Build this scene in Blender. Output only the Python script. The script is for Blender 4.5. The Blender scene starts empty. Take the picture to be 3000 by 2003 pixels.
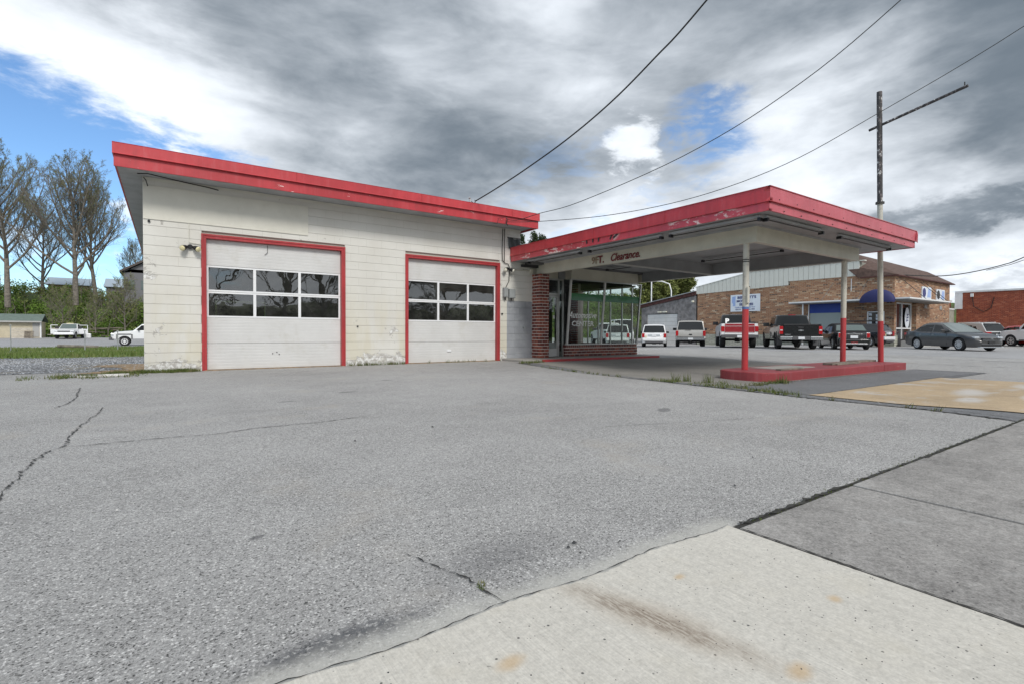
import bpy, math, random
import numpy as np
from mathutils import Vector, Matrix
random.seed(7); RNG = np.random.default_rng(7)
R = math.radians
S = bpy.context.scene
COL = S.collection

# ------------------------------------------------------------------ camera
CAMZ = 0.85
cd = bpy.data.cameras.new('camera'); cam = bpy.data.objects.new('camera', cd); COL.objects.link(cam)
cd.sensor_width = 36.0; cd.lens = 1476.9 * 36 / 3000; cd.clip_start = 0.05; cd.clip_end = 3000
cam.matrix_world = Matrix.Translation((0, 0, CAMZ)) @ Matrix.Rotation(R(55.605 - 90), 4, 'Z') @ Matrix.Rotation(R(90 - 1.09), 4, 'X') @ Matrix.Rotation(R(0.23), 4, 'Z')
S.camera = cam

# ------------------------------------------------------------------ node helper
class NT:
    def __init__(s, tree): s.t = tree; s.n = tree.nodes; s.l = tree.links
    def node(s, typ, **kw):
        n = s.n.new(typ)
        for k, v in kw.items(): setattr(n, k, v)
        return n
    def put(s, sock, v):
        if v is None: return
        if hasattr(v, 'is_linked'): s.l.new(v, sock)
        elif isinstance(v, (tuple, list)):
            d = list(v)
            if sock.type == 'RGBA' and len(d) == 3: d.append(1)
            sock.default_value = d
        else: sock.default_value = v
    def math(s, op, a, b=None, c=None, clamp=False):
        n = s.node('ShaderNodeMath', operation=op, use_clamp=clamp)
        s.put(n.inputs[0], a); s.put(n.inputs[1], b); s.put(n.inputs[2], c); return n.outputs[0]
    def vmath(s, op, a, b=None, scale=None):
        n = s.node('ShaderNodeVectorMath', operation=op)
        s.put(n.inputs[0], a); s.put(n.inputs[1], b)
        if scale is not None: s.put(n.inputs['Scale'], scale)
        return n.outputs['Value'] if op in ('DOT_PRODUCT', 'LENGTH', 'DISTANCE') else n.outputs[0]
    def noise(s, vec, scale, detail=3, rough=.55, dist=0, color=False):
        n = s.node('ShaderNodeTexNoise'); s.put(n.inputs['Vector'], vec)
        n.inputs['Scale'].default_value = scale; n.inputs['Detail'].default_value = detail
        n.inputs['Roughness'].default_value = rough; n.inputs['Distortion'].default_value = dist
        return n.outputs['Color' if color else 'Fac']
    def voro(s, vec, scale, feature='F1', out='Distance', rand=1):
        n = s.node('ShaderNodeTexVoronoi', feature=feature); s.put(n.inputs['Vector'], vec)
        n.inputs['Scale'].default_value = scale; n.inputs['Randomness'].default_value = rand
        return n.outputs[out]
    def ss(s, v, a, b, lo=0, hi=1):
        n = s.node('ShaderNodeMapRange', interpolation_type='SMOOTHSTEP')
        for i, x in enumerate((v, a, b, lo, hi)): s.put(n.inputs[i], x)
        return n.outputs[0]
    def mix(s, f, a, b, mode='MIX'):
        n = s.node('ShaderNodeMix', data_type='RGBA', blend_type=mode, clamp_result=False)
        s.put(n.inputs[0], f); s.put(n.inputs[6], a); s.put(n.inputs[7], b); return n.outputs[2]
    def pos(s): return s.node('ShaderNodeNewGeometry').outputs['Position']
    def objc(s): return s.node('ShaderNodeTexCoord').outputs['Object']
    def xyz(s, v):
        n = s.node('ShaderNodeSeparateXYZ'); s.put(n.inputs[0], v); return n.outputs
    def comb(s, x, y, z):
        n = s.node('ShaderNodeCombineXYZ'); s.put(n.inputs[0], x); s.put(n.inputs[1], y); s.put(n.inputs[2], z); return n.outputs[0]
    def bump(s, h, strength, dist=.01):
        n = s.node('ShaderNodeBump'); s.put(n.inputs['Height'], h); n.inputs['Strength'].default_value = strength
        n.inputs['Distance'].default_value = dist; return n.outputs[0]

# ------------------------------------------------------------------ world: broken cloud over Nishita sky
SUN_EL, SUN_AZ_VEC = 42, Vector((-.15, -.98, 0)).normalized()
w = bpy.data.worlds.new('World'); S.world = w; w.use_nodes = True
t = NT(w.node_tree); t.n.clear()
sky = t.node('ShaderNodeTexSky', sky_type='NISHITA'); sky.sun_disc = False
sky.sun_elevation = R(SUN_EL); sky.sun_rotation = math.atan2(SUN_AZ_VEC.x, SUN_AZ_VEC.y)
sky.air_density = 1.0; sky.dust_density = .3; sky.ozone_density = 3.0
d = t.node('ShaderNodeTexCoord').outputs['Generated']
dx, dy, dz = t.xyz(d)[0:3]
zz = t.math('ADD', t.math('MAXIMUM', dz, 0.0), .42)
pl = t.comb(t.math('DIVIDE', dx, zz), t.math('DIVIDE', dy, zz), t.math('MULTIPLY', dz, 2.6))
n1 = t.noise(pl, 1.7, 5, .50, .3)
n2 = t.noise(pl, 4.6, 7, .60, .25)
warp = t.vmath('SCALE', t.vmath('SUBTRACT', t.noise(pl, 3.0, 5, .60, .2, True), (.5, .5, .5)), scale=.30)
dw = t.vmath('NORMALIZE', t.vmath('ADD', d, warp))
warp2 = t.vmath('SCALE', t.vmath('SUBTRACT', t.noise(pl, 6.5, 6, .64, .2, True), (.5, .5, .5)), scale=.16)
dw2 = t.vmath('NORMALIZE', t.vmath('ADD', d, warp2))
def blob(c, r_in, r_out, vec=None, fac=1.0):
    c = Vector(c).normalized()
    dt = t.vmath('DOT_PRODUCT', vec or dw, tuple(c))
    return t.math('MULTIPLY', t.ss(dt, math.cos(R(r_out)), math.cos(R(r_in))), fac)
# grey value of the cloud deck
g = t.math('MULTIPLY_ADD', t.math('SUBTRACT', n1, .5), 1.25, .55)
g = t.math('ADD', g, t.math('MULTIPLY', t.math('SUBTRACT', n2, .5), .62))
def add(x, k):
    global g
    g = t.math('ADD', g, t.math('MULTIPLY', x, k))
add(t.ss(dz, .34, .06), .26)                                  # thinner, brighter deck towards the horizon
add(blob((.299, .855, .423), 3, 20), -.16)
add(blob((.45, .80, .33), 3, 17), -.15)
add(blob((.613, .60, .515), 3, 22), -.12)
add(blob((.950, .205, .303), 2, 18), -.32)
add(blob((.899, .174, .48), 2, 20), -.12)
add(t.math('MULTIPLY', t.ss(t.math('ABSOLUTE', t.math('SUBTRACT', t.xyz(dw2)[2], .175)), .035, .0), blob((.98, .19, .175), 4, 22)), -.26)
add(t.math('MULTIPLY', t.ss(t.math('ABSOLUTE', t.math('SUBTRACT', t.xyz(dw2)[2], .075)), .03, .0), blob((.98, .12, .07), 4, 20)), -.22)
add(blob((.43, .732, .528), 2, 12), .20)
add(blob((.695, .632, .344), .8, 3.4, dw2), .45)
add(blob((.894, .356, .273), 2, 12), .30)
add(blob((.62, .75, .20), 3, 16), .12)
# half-space left of the cloud edge is open sky
hs = t.vmath('DOT_PRODUCT', dw2, (-.257, .326, -.91))
hs1 = t.math('ADD', hs, t.math('MULTIPLY', dx, -.02))
band = t.math('MULTIPLY', t.ss(hs1, -.20, -.03), t.ss(dx, .30, .05))
add(t.math('MULTIPLY', band, blob((-.042, .936, .351), 2, 17)), .42)
add(blob((-.10, .82, .56), 4, 26), -.20)
blue = t.math('MULTIPLY', t.ss(hs1, .0, .055), t.ss(dx, .26, .12))
b2 = t.math('MULTIPLY', blob((.775, .535, .345), .5, 5.4, dw2), t.ss(n2, .38, .54, 0, .9))
b2 = t.math('ADD', b2, t.math('MULTIPLY', blob((.66, .70, .21), 4, 12, dw2), t.ss(n2, .50, .62, 0, .5)))
far = t.math('MULTIPLY', t.ss(n1, .66, .74), t.ss(t.vmath('DOT_PRODUCT', d, (.565, .825, .0)), .45, .2))
blue = t.math('MAXIMUM', t.math('MAXIMUM', blue, b2), far)
wisp = t.math('MULTIPLY', t.ss(n2, .53, .68), t.ss(hs1, .36, .02, .35, 1.0))
blue = t.math('MULTIPLY', blue, t.math('SUBTRACT', 1.0, wisp), clamp=True)
gg = t.ss(g, .0, 1.0)
cc = t.mix(gg, (1.15, 1.42, 1.72), (6.9, 7.3, 7.8))
skc = t.mix(1.0, sky.outputs[0], (.80, .96, 1.08), 'MULTIPLY')
colr = t.mix(blue, cc, skc)
colr = t.mix(t.ss(dz, -.02, -.10), colr, (2.2, 2.2, 2.2))
bg = t.node('ShaderNodeBackground'); t.put(bg.inputs[0], colr); bg.inputs[1].default_value = .10
t.l.new(bg.outputs[0], t.node('ShaderNodeOutputWorld').inputs[0])
# sun through thin cloud
sd = bpy.data.lights.new('sun', 'SUN'); sd.energy = 1.5; sd.angle = R(16); sd.color = (1, .96, .90)
so = bpy.data.objects.new('sun', sd); COL.objects.link(so)
sv = Vector((SUN_AZ_VEC.x * math.cos(R(SUN_EL)), SUN_AZ_VEC.y * math.cos(R(SUN_EL)), math.sin(R(SUN_EL))))
so.rotation_euler = sv.to_track_quat('Z', 'Y').to_euler(); so.location = sv * 50
S.view_settings.view_transform = 'Standard'; S.view_settings.look = 'None'
S.view_settings.gamma = 1; S.view_settings.use_curve_mapping = False
S.view_settings.exposure = 0.66

# ------------------------------------------------------------------ materials
MATS = {}
def newmat(name):
    m = bpy.data.materials.new(name); m.use_nodes = True; t = NT(m.node_tree)
    b = m.node_tree.nodes['Principled BSDF']; MATS[name] = m; return m, t, b
def mat(name, col, rough=.6, metal=0, var=0, vscale=3, bump=0, bscale=60, coat=0, spec=.5, dirt=None):
    if name in MATS: return MATS[name]
    m, t, b = newmat(name)
    c = col
    if var or dirt:
        p = t.pos(); n = t.noise(p, vscale, 5, .6)
        c = t.mix(t.ss(n, .3, .7), tuple(x * (1 - var) for x in col), tuple(min(1, x * (1 + var)) for x in col))
        if dirt: c = t.mix(t.math('MULTIPLY', t.ss(t.noise(p, dirt[1], 6, .7), .5, .75), dirt[2]), c, dirt[0])
        t.put(b.inputs['Base Color'], c)
    else: b.inputs['Base Color'].default_value = (*col, 1)
    b.inputs['Roughness'].default_value = rough; b.inputs['Metallic'].default_value = metal
    b.inputs['Coat Weight'].default_value = coat; b.inputs['Coat Roughness'].default_value = .04
    b.inputs['Specular IOR Level'].default_value = spec
    if bump: t.put(b.inputs['Normal'], t.bump(t.noise(t.pos(), bscale, 4, .6), bump, .01))
    return m

def asphalt(name, base=.17, tint=(1, 1, 1.0), grain=1.0, stain=1.0):
    m, t, b = newmat(name); p = t.pos()
    px, py, pz = t.xyz(p)[0:3]
    big = t.noise(p, .35, 4, .6); mid = t.noise(p, 2.3, 5, .65); fine = t.noise(p, 125, 3, .75); fine2 = t.noise(p, 330, 2, .7)
    cell = t.voro(p, 175, out='Color'); cv = t.xyz(cell)[0]
    v = t.math('MULTIPLY_ADD', t.math('SUBTRACT', big, .5), .55, 1.0)
    v = t.math('ADD', v, t.math('MULTIPLY', t.math('SUBTRACT', mid, .5), .38))
    v = t.math('ADD', v, t.math('MULTIPLY', t.math('SUBTRACT', fine, .5), 2.1 * grain))
    v = t.math('ADD', v, t.math('MULTIPLY', t.math('SUBTRACT', fine2, .5), 1.5 * grain))
    g3 = t.noise(t.vmath('ADD', p, (3, 5, 0)), 46, 2, .6); g4 = t.noise(t.vmath('ADD', p, (9, 1, 0)), 19, 3, .65)
    v = t.math('ADD', v, t.math('MULTIPLY', t.math('SUBTRACT', g3, .5), .85 * grain)); v = t.math('ADD', v, t.math('MULTIPLY', t.math('SUBTRACT', g4, .5), .40 * grain))
    v = t.math('ADD', v, t.math('MULTIPLY', t.ss(cv, .88, .95), .75 * grain))
    v = t.math('SUBTRACT', v, t.math('MULTIPLY', t.ss(cv, .12, .05), .6 * grain))
    v = t.math('MAXIMUM', t.math('MULTIPLY', v, base), .02)
    c = t.comb(t.math('MULTIPLY', v, tint[0]), t.math('MULTIPLY', v, tint[1]), t.math('MULTIPLY', v, tint[2]))
    # sparse tar/oil spots and faint warm stains
    sp = t.ss(t.noise(p, 5.5, 4, .75), .685, .72)
    c = t.mix(t.math('MULTIPLY', sp, .35 * stain), c, (base * .45,) * 3)
    ws = t.ss(t.noise(t.vmath('ADD', p, (31, 7, 0)), .9, 5, .6), .56, .75)
    c = t.mix(t.math('MULTIPLY', ws, .45 * stain), c, (base * 1.22, base * 1.12, base * .98))
    tr_ = t.noise(t.comb(t.math('MULTIPLY', px, .25), t.math('MULTIPLY', py, 1.3), 0), 1.0, 4, .65)
    c = t.mix(t.math('MULTIPLY', t.ss(tr_, .56, .74), .30 * stain), c, (base * .62,) * 3)
    t.put(b.inputs['Base Color'], c); b.inputs['Roughness'].default_value = .9
    b.inputs['Specular IOR Level'].default_value = .25
    h = t.math('ADD', fine, t.math('MULTIPLY', fine2, .5))
    t.put(b.inputs['Normal'], t.bump(h, .7 * grain, .006))
    return m
def ellipse(t, p, cx, cy, rx, ry, ang, lo=1.0, hi=.2, ns=6, na=.5):
    px, py, _ = t.xyz(p)[0:3]
    a = t.math('SUBTRACT', px, cx); b_ = t.math('SUBTRACT', py, cy); ca, sa = math.cos(R(ang)), math.sin(R(ang))
    u = t.math('DIVIDE', t.math('ADD', t.math('MULTIPLY', a, ca), t.math('MULTIPLY', b_, sa)), rx)
    v = t.math('DIVIDE', t.math('SUBTRACT', t.math('MULTIPLY', b_, ca), t.math('MULTIPLY', a, sa)), ry)
    r = t.math('SQRT', t.math('ADD', t.math('MULTIPLY', u, u), t.math('MULTIPLY', v, v)))
    r = t.math('ADD', r, t.math('MULTIPLY', t.math('SUBTRACT', t.noise(p, ns, 5, .7), .5), na))
    return t.ss(r, lo, hi)

asphalt('asphalt', .325, (1.015, 1.0, .975))
# the dark seep and the pale cement crust along the slab joint of the main lot
m = MATS['asphalt']; t = NT(m.node_tree); b = m.node_tree.nodes['Principled BSDF']; p = t.pos()
c = b.inputs['Base Color'].links[0].from_socket
px, py, pz = t.xyz(p)[0:3]
e = t.math('MULTIPLY', ellipse(t, p, .40, 1.40, .26, .06, 2, 1.4, .3, 22, 1.6), t.ss(t.noise(p, 60, 3, .7), .36, .50))
c = t.mix(t.math('MULTIPLY', e, .85), c, (.085, .088, .095))
e = t.math('MULTIPLY', ellipse(t, p, 1.02, 1.60, .34, .14, 8, 1.4, .0, 12, 1.0), t.ss(t.noise(p, 70, 3, .7), .34, .56))
c = t.mix(t.math('MULTIPLY', e, .55), c, (.12, .12, .125))
edge = t.math('MULTIPLY', t.ss(t.math('ADD', py, t.math('MULTIPLY', t.noise(p, 9, 5, .7), -.16)), 1.34, 1.22), t.ss(px, 2.2, 2.0))
c = t.mix(t.math('MULTIPLY', edge, .75), c, (.50, .49, .45))
for (cx, cy, rx, ry, a_) in ((.30, 2.30, .035, .02, 20), (4.55, 3.65, .16, .07, 30), (2.1, 7.2, .15, .06, 10), (3.2, 8.6, .12, .05, 0), (1.2, 6.6, .1, .04, 0)):
    c = t.mix(t.math('MULTIPLY', ellipse(t, p, cx, cy, rx, ry, a_, 1.2, .7, 14, .5), .6), c, (.10, .10, .105))
t.put(b.inputs['Base Color'], c)
asphalt('asphalt_patch', .17, (1, 1.02, 1.06), .7)
asphalt('asphalt_far', .32, (1, 1, 1.01), .6)
asphalt('road_asphalt', .31, (1, 1, 1.02), .5)

def concrete(name, base, tint, broom=0, spots=.5, rust=False, mottle=.3, pale=0):
    m, t, b = newmat(name); p = t.pos(); px, py, pz = t.xyz(p)[0:3]
    big = t.noise(p, 1.1, 4, .6); mid = t.noise(p, 7, 5, .65); fine = t.math('ADD', t.math('MULTIPLY', t.noise(p, 110, 4, .75), .6), t.math('MULTIPLY', t.noise(p, 42, 3, .7), .4))
    v = t.math('MULTIPLY_ADD', t.math('SUBTRACT', big, .5), mottle, 1.0)
    v = t.math('ADD', v, t.math('MULTIPLY', t.math('SUBTRACT', mid, .5), mottle * .6))
    v = t.math('ADD', v, t.math('MULTIPLY', t.math('SUBTRACT', fine, .5), (.8 + mottle * 1.8)))
    if broom:
        bl = t.noise(t.comb(t.math('MULTIPLY', px, 170), t.math('MULTIPLY', py, 4), 0), 1.0, 4, .7)
        v = t.math('ADD', v, t.math('MULTIPLY', t.math('SUBTRACT', bl, .5), broom))
    v = t.math('MULTIPLY', v, base)
    c = t.comb(t.math('MULTIPLY', v, tint[0]), t.math('MULTIPLY', v, tint[1]), t.math('MULTIPLY', v, tint[2]))
    dots = t.math('MULTIPLY', t.ss(t.voro(p, 21), .11, .05), t.ss(t.xyz(t.voro(p, 21, out='Color'))[0], .55, .60))
    c = t.mix(t.math('MULTIPLY', dots, spots), c, (.05, .05, .05))
    d2 = t.math('MULTIPLY', t.ss(t.voro(p, 55), .16, .08), t.ss(t.xyz(t.voro(p, 55, out='Color'))[1], .72, .76)); c = t.mix(t.math('MULTIPLY', d2, spots * .8), c, (.10, .095, .09))
    if pale: c = t.mix(t.math('MULTIPLY', t.ss(t.noise(p, 1.3, 5, .7), .55, .68), pale), c, (.5, .5, .49))
    if name == 'orange_concrete':
        for (cx, cy, rx, ry) in ((8.9, 2.1, .5, .16), (10.2, 2.4, .8, .22), (12.0, 2.0, .9, .3), (9.5, 1.6, .6, .12)):
            c = t.mix(t.math('MULTIPLY', ellipse(t, p, cx, cy, rx, ry, 12, 1.3, .3, 5, 1.5), .8), c, (.52, .51, .49))
        c = t.mix(t.ss(t.noise(p, 2.6, 5, .7), .56, .7, 0, .5), c, (.24, .17, .10))
    if rust:
        r0_ = ellipse(t, p, 1.18, .98, .30, .085, -74, 1.5, .2, 7, 1.0); c = t.mix(t.math('MULTIPLY', r0_, .32), c, (.36, .27, .18))
        r_ = ellipse(t, p, 1.18, .98, .27, .05, -74, 1.5, .2, 12, 1.3)
        st = t.ss(t.noise(t.comb(t.math('MULTIPLY', px, 130), t.math('MULTIPLY', py, 22), 0), 1, 4, .7), .40, .60)
        c = t.mix(t.math('MULTIPLY', t.math('MULTIPLY', r_, t.math('MULTIPLY_ADD', st, .8, .2)), .68), c, (.13, .09, .06))
        for (cx, cy, rx, ry) in ((1.46, 1.10, .028, .018), (1.75, .73, .03, .022), (1.30, .62, .05, .03), (.72, 1.05, .05, .03)):
            c = t.mix(t.math('MULTIPLY', ellipse(t, p, cx, cy, rx, ry, 10, 1.3, .2, 25, .6), .55), c, (.50, .33, .15))
        c = t.mix(t.math('MULTIPLY', t.ss(t.noise(p, 2.2, 4, .6), .5, .72), .35), c, (.50, .46, .37))
    t.put(b.inputs['Base Color'], c); b.inputs['Roughness'].default_value = .85; b.inputs['Specular IOR Level'].default_value = .3
    hh = fine
    if broom: hh = t.math('ADD', fine, t.math('MULTIPLY', bl, 1.2))
    t.put(b.inputs['Normal'], t.bump(hh, .35, .004))
    return m
concrete('pale_concrete', .51, (1.03, .985, .885), .55, .9, True, .20)
concrete('weathered_concrete', .26, (1.03, .99, .94), .40, .6, False, 1.2, .30)
concrete('canopy_concrete', .235, (1, .96, .88), 0, .5, False, .6)  # base tone lowered to deepen the shade under the canopy
concrete('orange_concrete', .40, (1.04, .80, .52), 0, .9, False, .6, .9)
concrete('walk_concrete', .34, (1, .95, .88), 0, .4, False, .3)
concrete('kerb_concrete', .42, (1, .99, .96), 0, .2, False, .2)

# cream block paint: peels near the ground and the left corner, tan stains lower down
m, t, b = newmat('cream_block'); p = t.pos(); px, py, pz = t.xyz(p)[0:3]
n = t.noise(p, 3.2, 6, .68, .6); n2_ = t.noise(p, 1.1, 3, .5)
c = t.mix(t.ss(n2_, .35, .7), (.635, .62, .57), (.69, .68, .635))
st = t.math('MULTIPLY', t.ss(pz, 2.4, .4), t.ss(t.noise(t.comb(px, 0, t.math('MULTIPLY', pz, .25)), 2.2, 4, .6), .38, .62))
c = t.mix(t.math('MULTIPLY', st, .55), c, (.60, .555, .41))
w1 = t.math('ADD', t.ss(pz, .52, .05, 0, .24), t.math('MULTIPLY', t.ss(px, .15, -.38), t.ss(t.noise(t.comb(0, 0, pz), 1.1, 2), .45, .6, 0, .17)))
pe = t.ss(t.math('ADD', n, w1), .675, .69)
ed = t.ss(t.math('ADD', n, w1), .662, .674)
under = t.mix(t.ss(t.noise(p, 14, 4, .6), .4, .6), (.76, .76, .74), (.46, .44, .41))
c = t.mix(t.math('MULTIPLY', ed, .6), c, (.22, .20, .17)); c = t.mix(pe, c, under)
low = t.math('MULTIPLY', t.ss(pz, .16, .0), t.ss(t.noise(p, 9, 5, .7), .40, .6))
c = t.mix(t.math('MULTIPLY', low, .55), c, (.14, .13, .09))
t.put(b.inputs['Base Color'], c); b.inputs['Roughness'].default_value = .6
hb = t.math('ADD', t.math('MULTIPLY', t.noise(p, 70, 4, .6), .3), t.math('MULTIPLY', pe, -1.0))
t.put(b.inputs['Normal'], t.bump(hb, .5, .006))

def redpaint(name, col, peelcol, thr, scale, zlo=None, ycut=None, rough=.4):
    m, t, b = newmat(name); p = t.pos(); px, py, pz = t.xyz(p)[0:3]
    n = t.noise(t.comb(t.math('MULTIPLY', px, .55), t.math('MULTIPLY', py, .55), t.math('MULTIPLY', pz, 1.6)), scale, 7, .72, .4)
    sel = t.noise(p, .9, 2, .5)
    pe = t.math('MULTIPLY', t.ss(n, thr, thr + .02), t.ss(sel, .48, .56))
    c = t.mix(t.ss(t.noise(p, 1.3, 4, .6), .3, .7), tuple(x * .88 for x in col), tuple(x * 1.1 for x in col))
    sk = t.noise(t.comb(t.math('MULTIPLY', px, 5), t.math('MULTIPLY', py, 5), t.math('MULTIPLY', pz, .7)), 1.6, 5, .7)
    c = t.mix(t.ss(sk, .48, .72, 0, .35), c, tuple(min(1, x * .55 + .02) for x in col)); c = t.mix(t.ss(sk, .50, .28, 0, .30), c, (col[0] * 1.05, col[1] + .10, col[2] + .10))
    c = t.mix(pe, c, peelcol)
    t.put(b.inputs['Base Color'], c); b.inputs['Roughness'].default_value = rough
    t.put(b.inputs['Normal'], t.bump(t.math('ADD', t.noise(p, 2.2, 3, .6), t.math('MULTIPLY', pe, -.05)), .3, .02))
    return m
redpaint('red_metal', (.50, .045, .055), (.7, .66, .62), .80, 7, rough=.38)
redpaint('red_board', (.46, .04, .05), (.75, .72, .68), .635, 6)
redpaint('red_worn', (.58, .07, .09), (.80, .62, .58), .53, 6, rough=.3)
redpaint('red_faded', (.50, .095, .12), (.65, .40, .38), .68, 5, rough=.45)
redpaint('red_frame', (.40, .04, .045), (.30, .12, .10), .62, 9)
redpaint('red_island', (.27, .038, .045), (.45, .36, .33), .635, 8, rough=.6)
mat('soffit_grey', (.38, .39, .40), .7, var=.12, vscale=2, dirt=((.2, .19, .18), 5, .35))
mat('soffit_dark', (.29, .30, .31), .7, var=.12, vscale=2)
mat('beam_cream', (.60, .575, .48), .5, var=.07, vscale=2, dirt=((.38, .33, .24), 3, .3))
mat('lip_grey', (.55, .55, .54), .6); mat('plywood_cream', (.665, .65, .575), .55, var=.05, vscale=1.5, bump=.15, bscale=25, dirt=((.45, .42, .34), 4, .2))
mat('mortar_cream', (.46, .445, .39), .9)
mat('grey_patch', (.33, .345, .37), .6, var=.1, vscale=3, dirt=((.45, .44, .42), 6, .4), bump=.2)
mat('door_white', (.63, .63, .62), .42, var=.05, vscale=1.2, dirt=((.46, .44, .38), 2.2, .4))
mat('frame_white', (.80, .81, .82), .35)
mat('aluminium', (.55, .55, .54), .38, .75, var=.08)
mat('mullion_white', (.72, .71, .68), .4)
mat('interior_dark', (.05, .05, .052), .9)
mat('interior_grey', (.30, .30, .31), .85, var=.1)
mat('shelf_grey', (.45, .46, .47), .5)
mat('green_band', (.02, .24, .10), .5)
mat('roofing', (.16, .16, .16), .95, var=.15)
mat('black_plastic', (.015, .016, .017), .35, bump=.6, bscale=9)
mat('black_metal', (.02, .02, .022), .4, .3)
mat('dark_metal', (.06, .058, .055), .5, .4, var=.3, vscale=12)
mat('cable_black', (.02, .02, .02), .6)
mat('cable_grey', (.10, .10, .10), .6)
mat('meter_grey', (.36, .38, .38), .5, .2, var=.08)
mat('lamp_glass', (.75, .73, .62), .25)
mat('lamp_yellow', (.72, .66, .40), .4)
mat('mortar_pink', (.56, .49, .44), .95)
for i, c_ in enumerate(((.22, .06, .042), (.17, .044, .034), (.27, .08, .052), (.12, .036, .032))):
    mat('red_brick_%d' % i, c_, .75, var=.25, vscale=14, bump=.35, bscale=90)
mat('lettering_maroon', (.17, .022, .026), .6); mat('lettering_tan', (.30, .22, .15), .7)
mat('lettering_white', (.90, .90, .88), .5); mat('lettering_navy', (.03, .035, .16), .5)
mat('paint_white', (.80, .81, .82), .3, coat=.6); mat('paint_tan', (.42, .41, .385), .3, .2, coat=.7); mat('paint_silver', (.52, .54, .55), .28, .1, coat=.5)
mat('paint_black', (.010, .010, .012), .22, 0, coat=1); mat('paint_red', (.30, .02, .03), .25, coat=.8); mat('paint_grey', (.082, .080, .080), .3, .25, coat=.6)
mat('paint_brightred', (.5, .02, .02), .25, coat=.8)
mat('tyre_rubber', (.022, .022, .023), .85, bump=.3, bscale=40); mat('rim_alloy', (.60, .61, .62), .35, .3); mat('rim_dark', (.05, .05, .055), .35, .5)
mat('chrome', (.46, .47, .48), .25, .9); mat('trim_black', (.03, .03, .032), .6); mat('bumper_grey', (.09, .09, .095), .6)
mat('tail_red', (.42, .012, .018), .15, coat=.6); mat('lamp_clear', (.62, .66, .70), .10, .2, coat=.8); mat('plate_white', (.72, .74, .76), .4)
mat('car_glass', (.008, .010, .011), .05, 0, spec=.5); mat('car_glass_pale', (.11, .14, .135), .06, 0, spec=.6)
mat('soft_top', (.018, .018, .02), .9)
mat('galvanised', (.40, .41, .41), .5, .5, var=.15)
mat('pole_cream', (.56, .54, .47), .5, var=.1, vscale=3, dirt=((.12, .11, .10), 8, .5))
mat('pole_blue', (.10, .17, .38), .5)
m, t, b = newmat('pole_rust'); p = t.pos()
n = t.noise(t.vmath('MULTIPLY', p, (1, 1, .5)), 13, 5, .7)
c = t.mix(t.ss(n, .50, .54), (.05, .048, .05), (.14, .12, .12)); c = t.mix(t.ss(n, .60, .62), c, (.70, .70, .68))
t.put(b.inputs['Base Color'], c); b.inputs['Roughness'].default_value = .7

def glass(name, tint=(.9, .95, .93), refl_ior=1.6, rough=.0, dust_haze=.03):
    m, t, b = newmat(name); t.n.remove(b)
    tr = t.node('ShaderNodeBsdfTransparent'); tr.inputs[0].default_value = (*tint, 1)
    gl = t.node('ShaderNodeBsdfGlossy'); gl.inputs['Roughness'].default_value = rough; gl.inputs[0].default_value = (1, 1, 1, 1)
    t.put(gl.inputs['Normal'], t.bump(t.noise(t.pos(), 1.6, 2, .5), .06, .05))
    ge = t.node('ShaderNodeNewGeometry'); cs = t.math('ABSOLUTE', t.vmath('DOT_PRODUCT', ge.outputs['Incoming'], ge.outputs['Normal']))
    f0 = ((refl_ior - 1) / (refl_ior + 1)) ** 2
    fr = t.math('MULTIPLY_ADD', t.math('POWER', t.math('SUBTRACT', 1.0, cs), 5.0), 1 - f0, f0, clamp=True)
    mx = t.node('ShaderNodeMixShader'); t.l.new(fr, mx.inputs[0]); t.l.new(tr.outputs[0], mx.inputs[1]); t.l.new(gl.outputs[0], mx.inputs[2])
    df = t.node('ShaderNodeBsdfDiffuse'); df.inputs[0].default_value = (.6, .6, .57, 1); m2 = t.node('ShaderNodeMixShader')
    t.put(m2.inputs[0], t.ss(t.noise(t.pos(), 3.0, 5, .7), .35, .8, dust_haze * .5, dust_haze * 2)); t.l.new(mx.outputs[0], m2.inputs[1]); t.l.new(df.outputs[0], m2.inputs[2])  # dusty diffuse film, added as haze to lift the dark reflections
    t.l.new(m2.outputs[0], t.n['Material Output'].inputs[0]); return m
glass('door_glass', (.45, .47, .47), 1.95)
glass('shop_glass', (.84, .88, .86), 1.6, dust_haze=.012)

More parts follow.
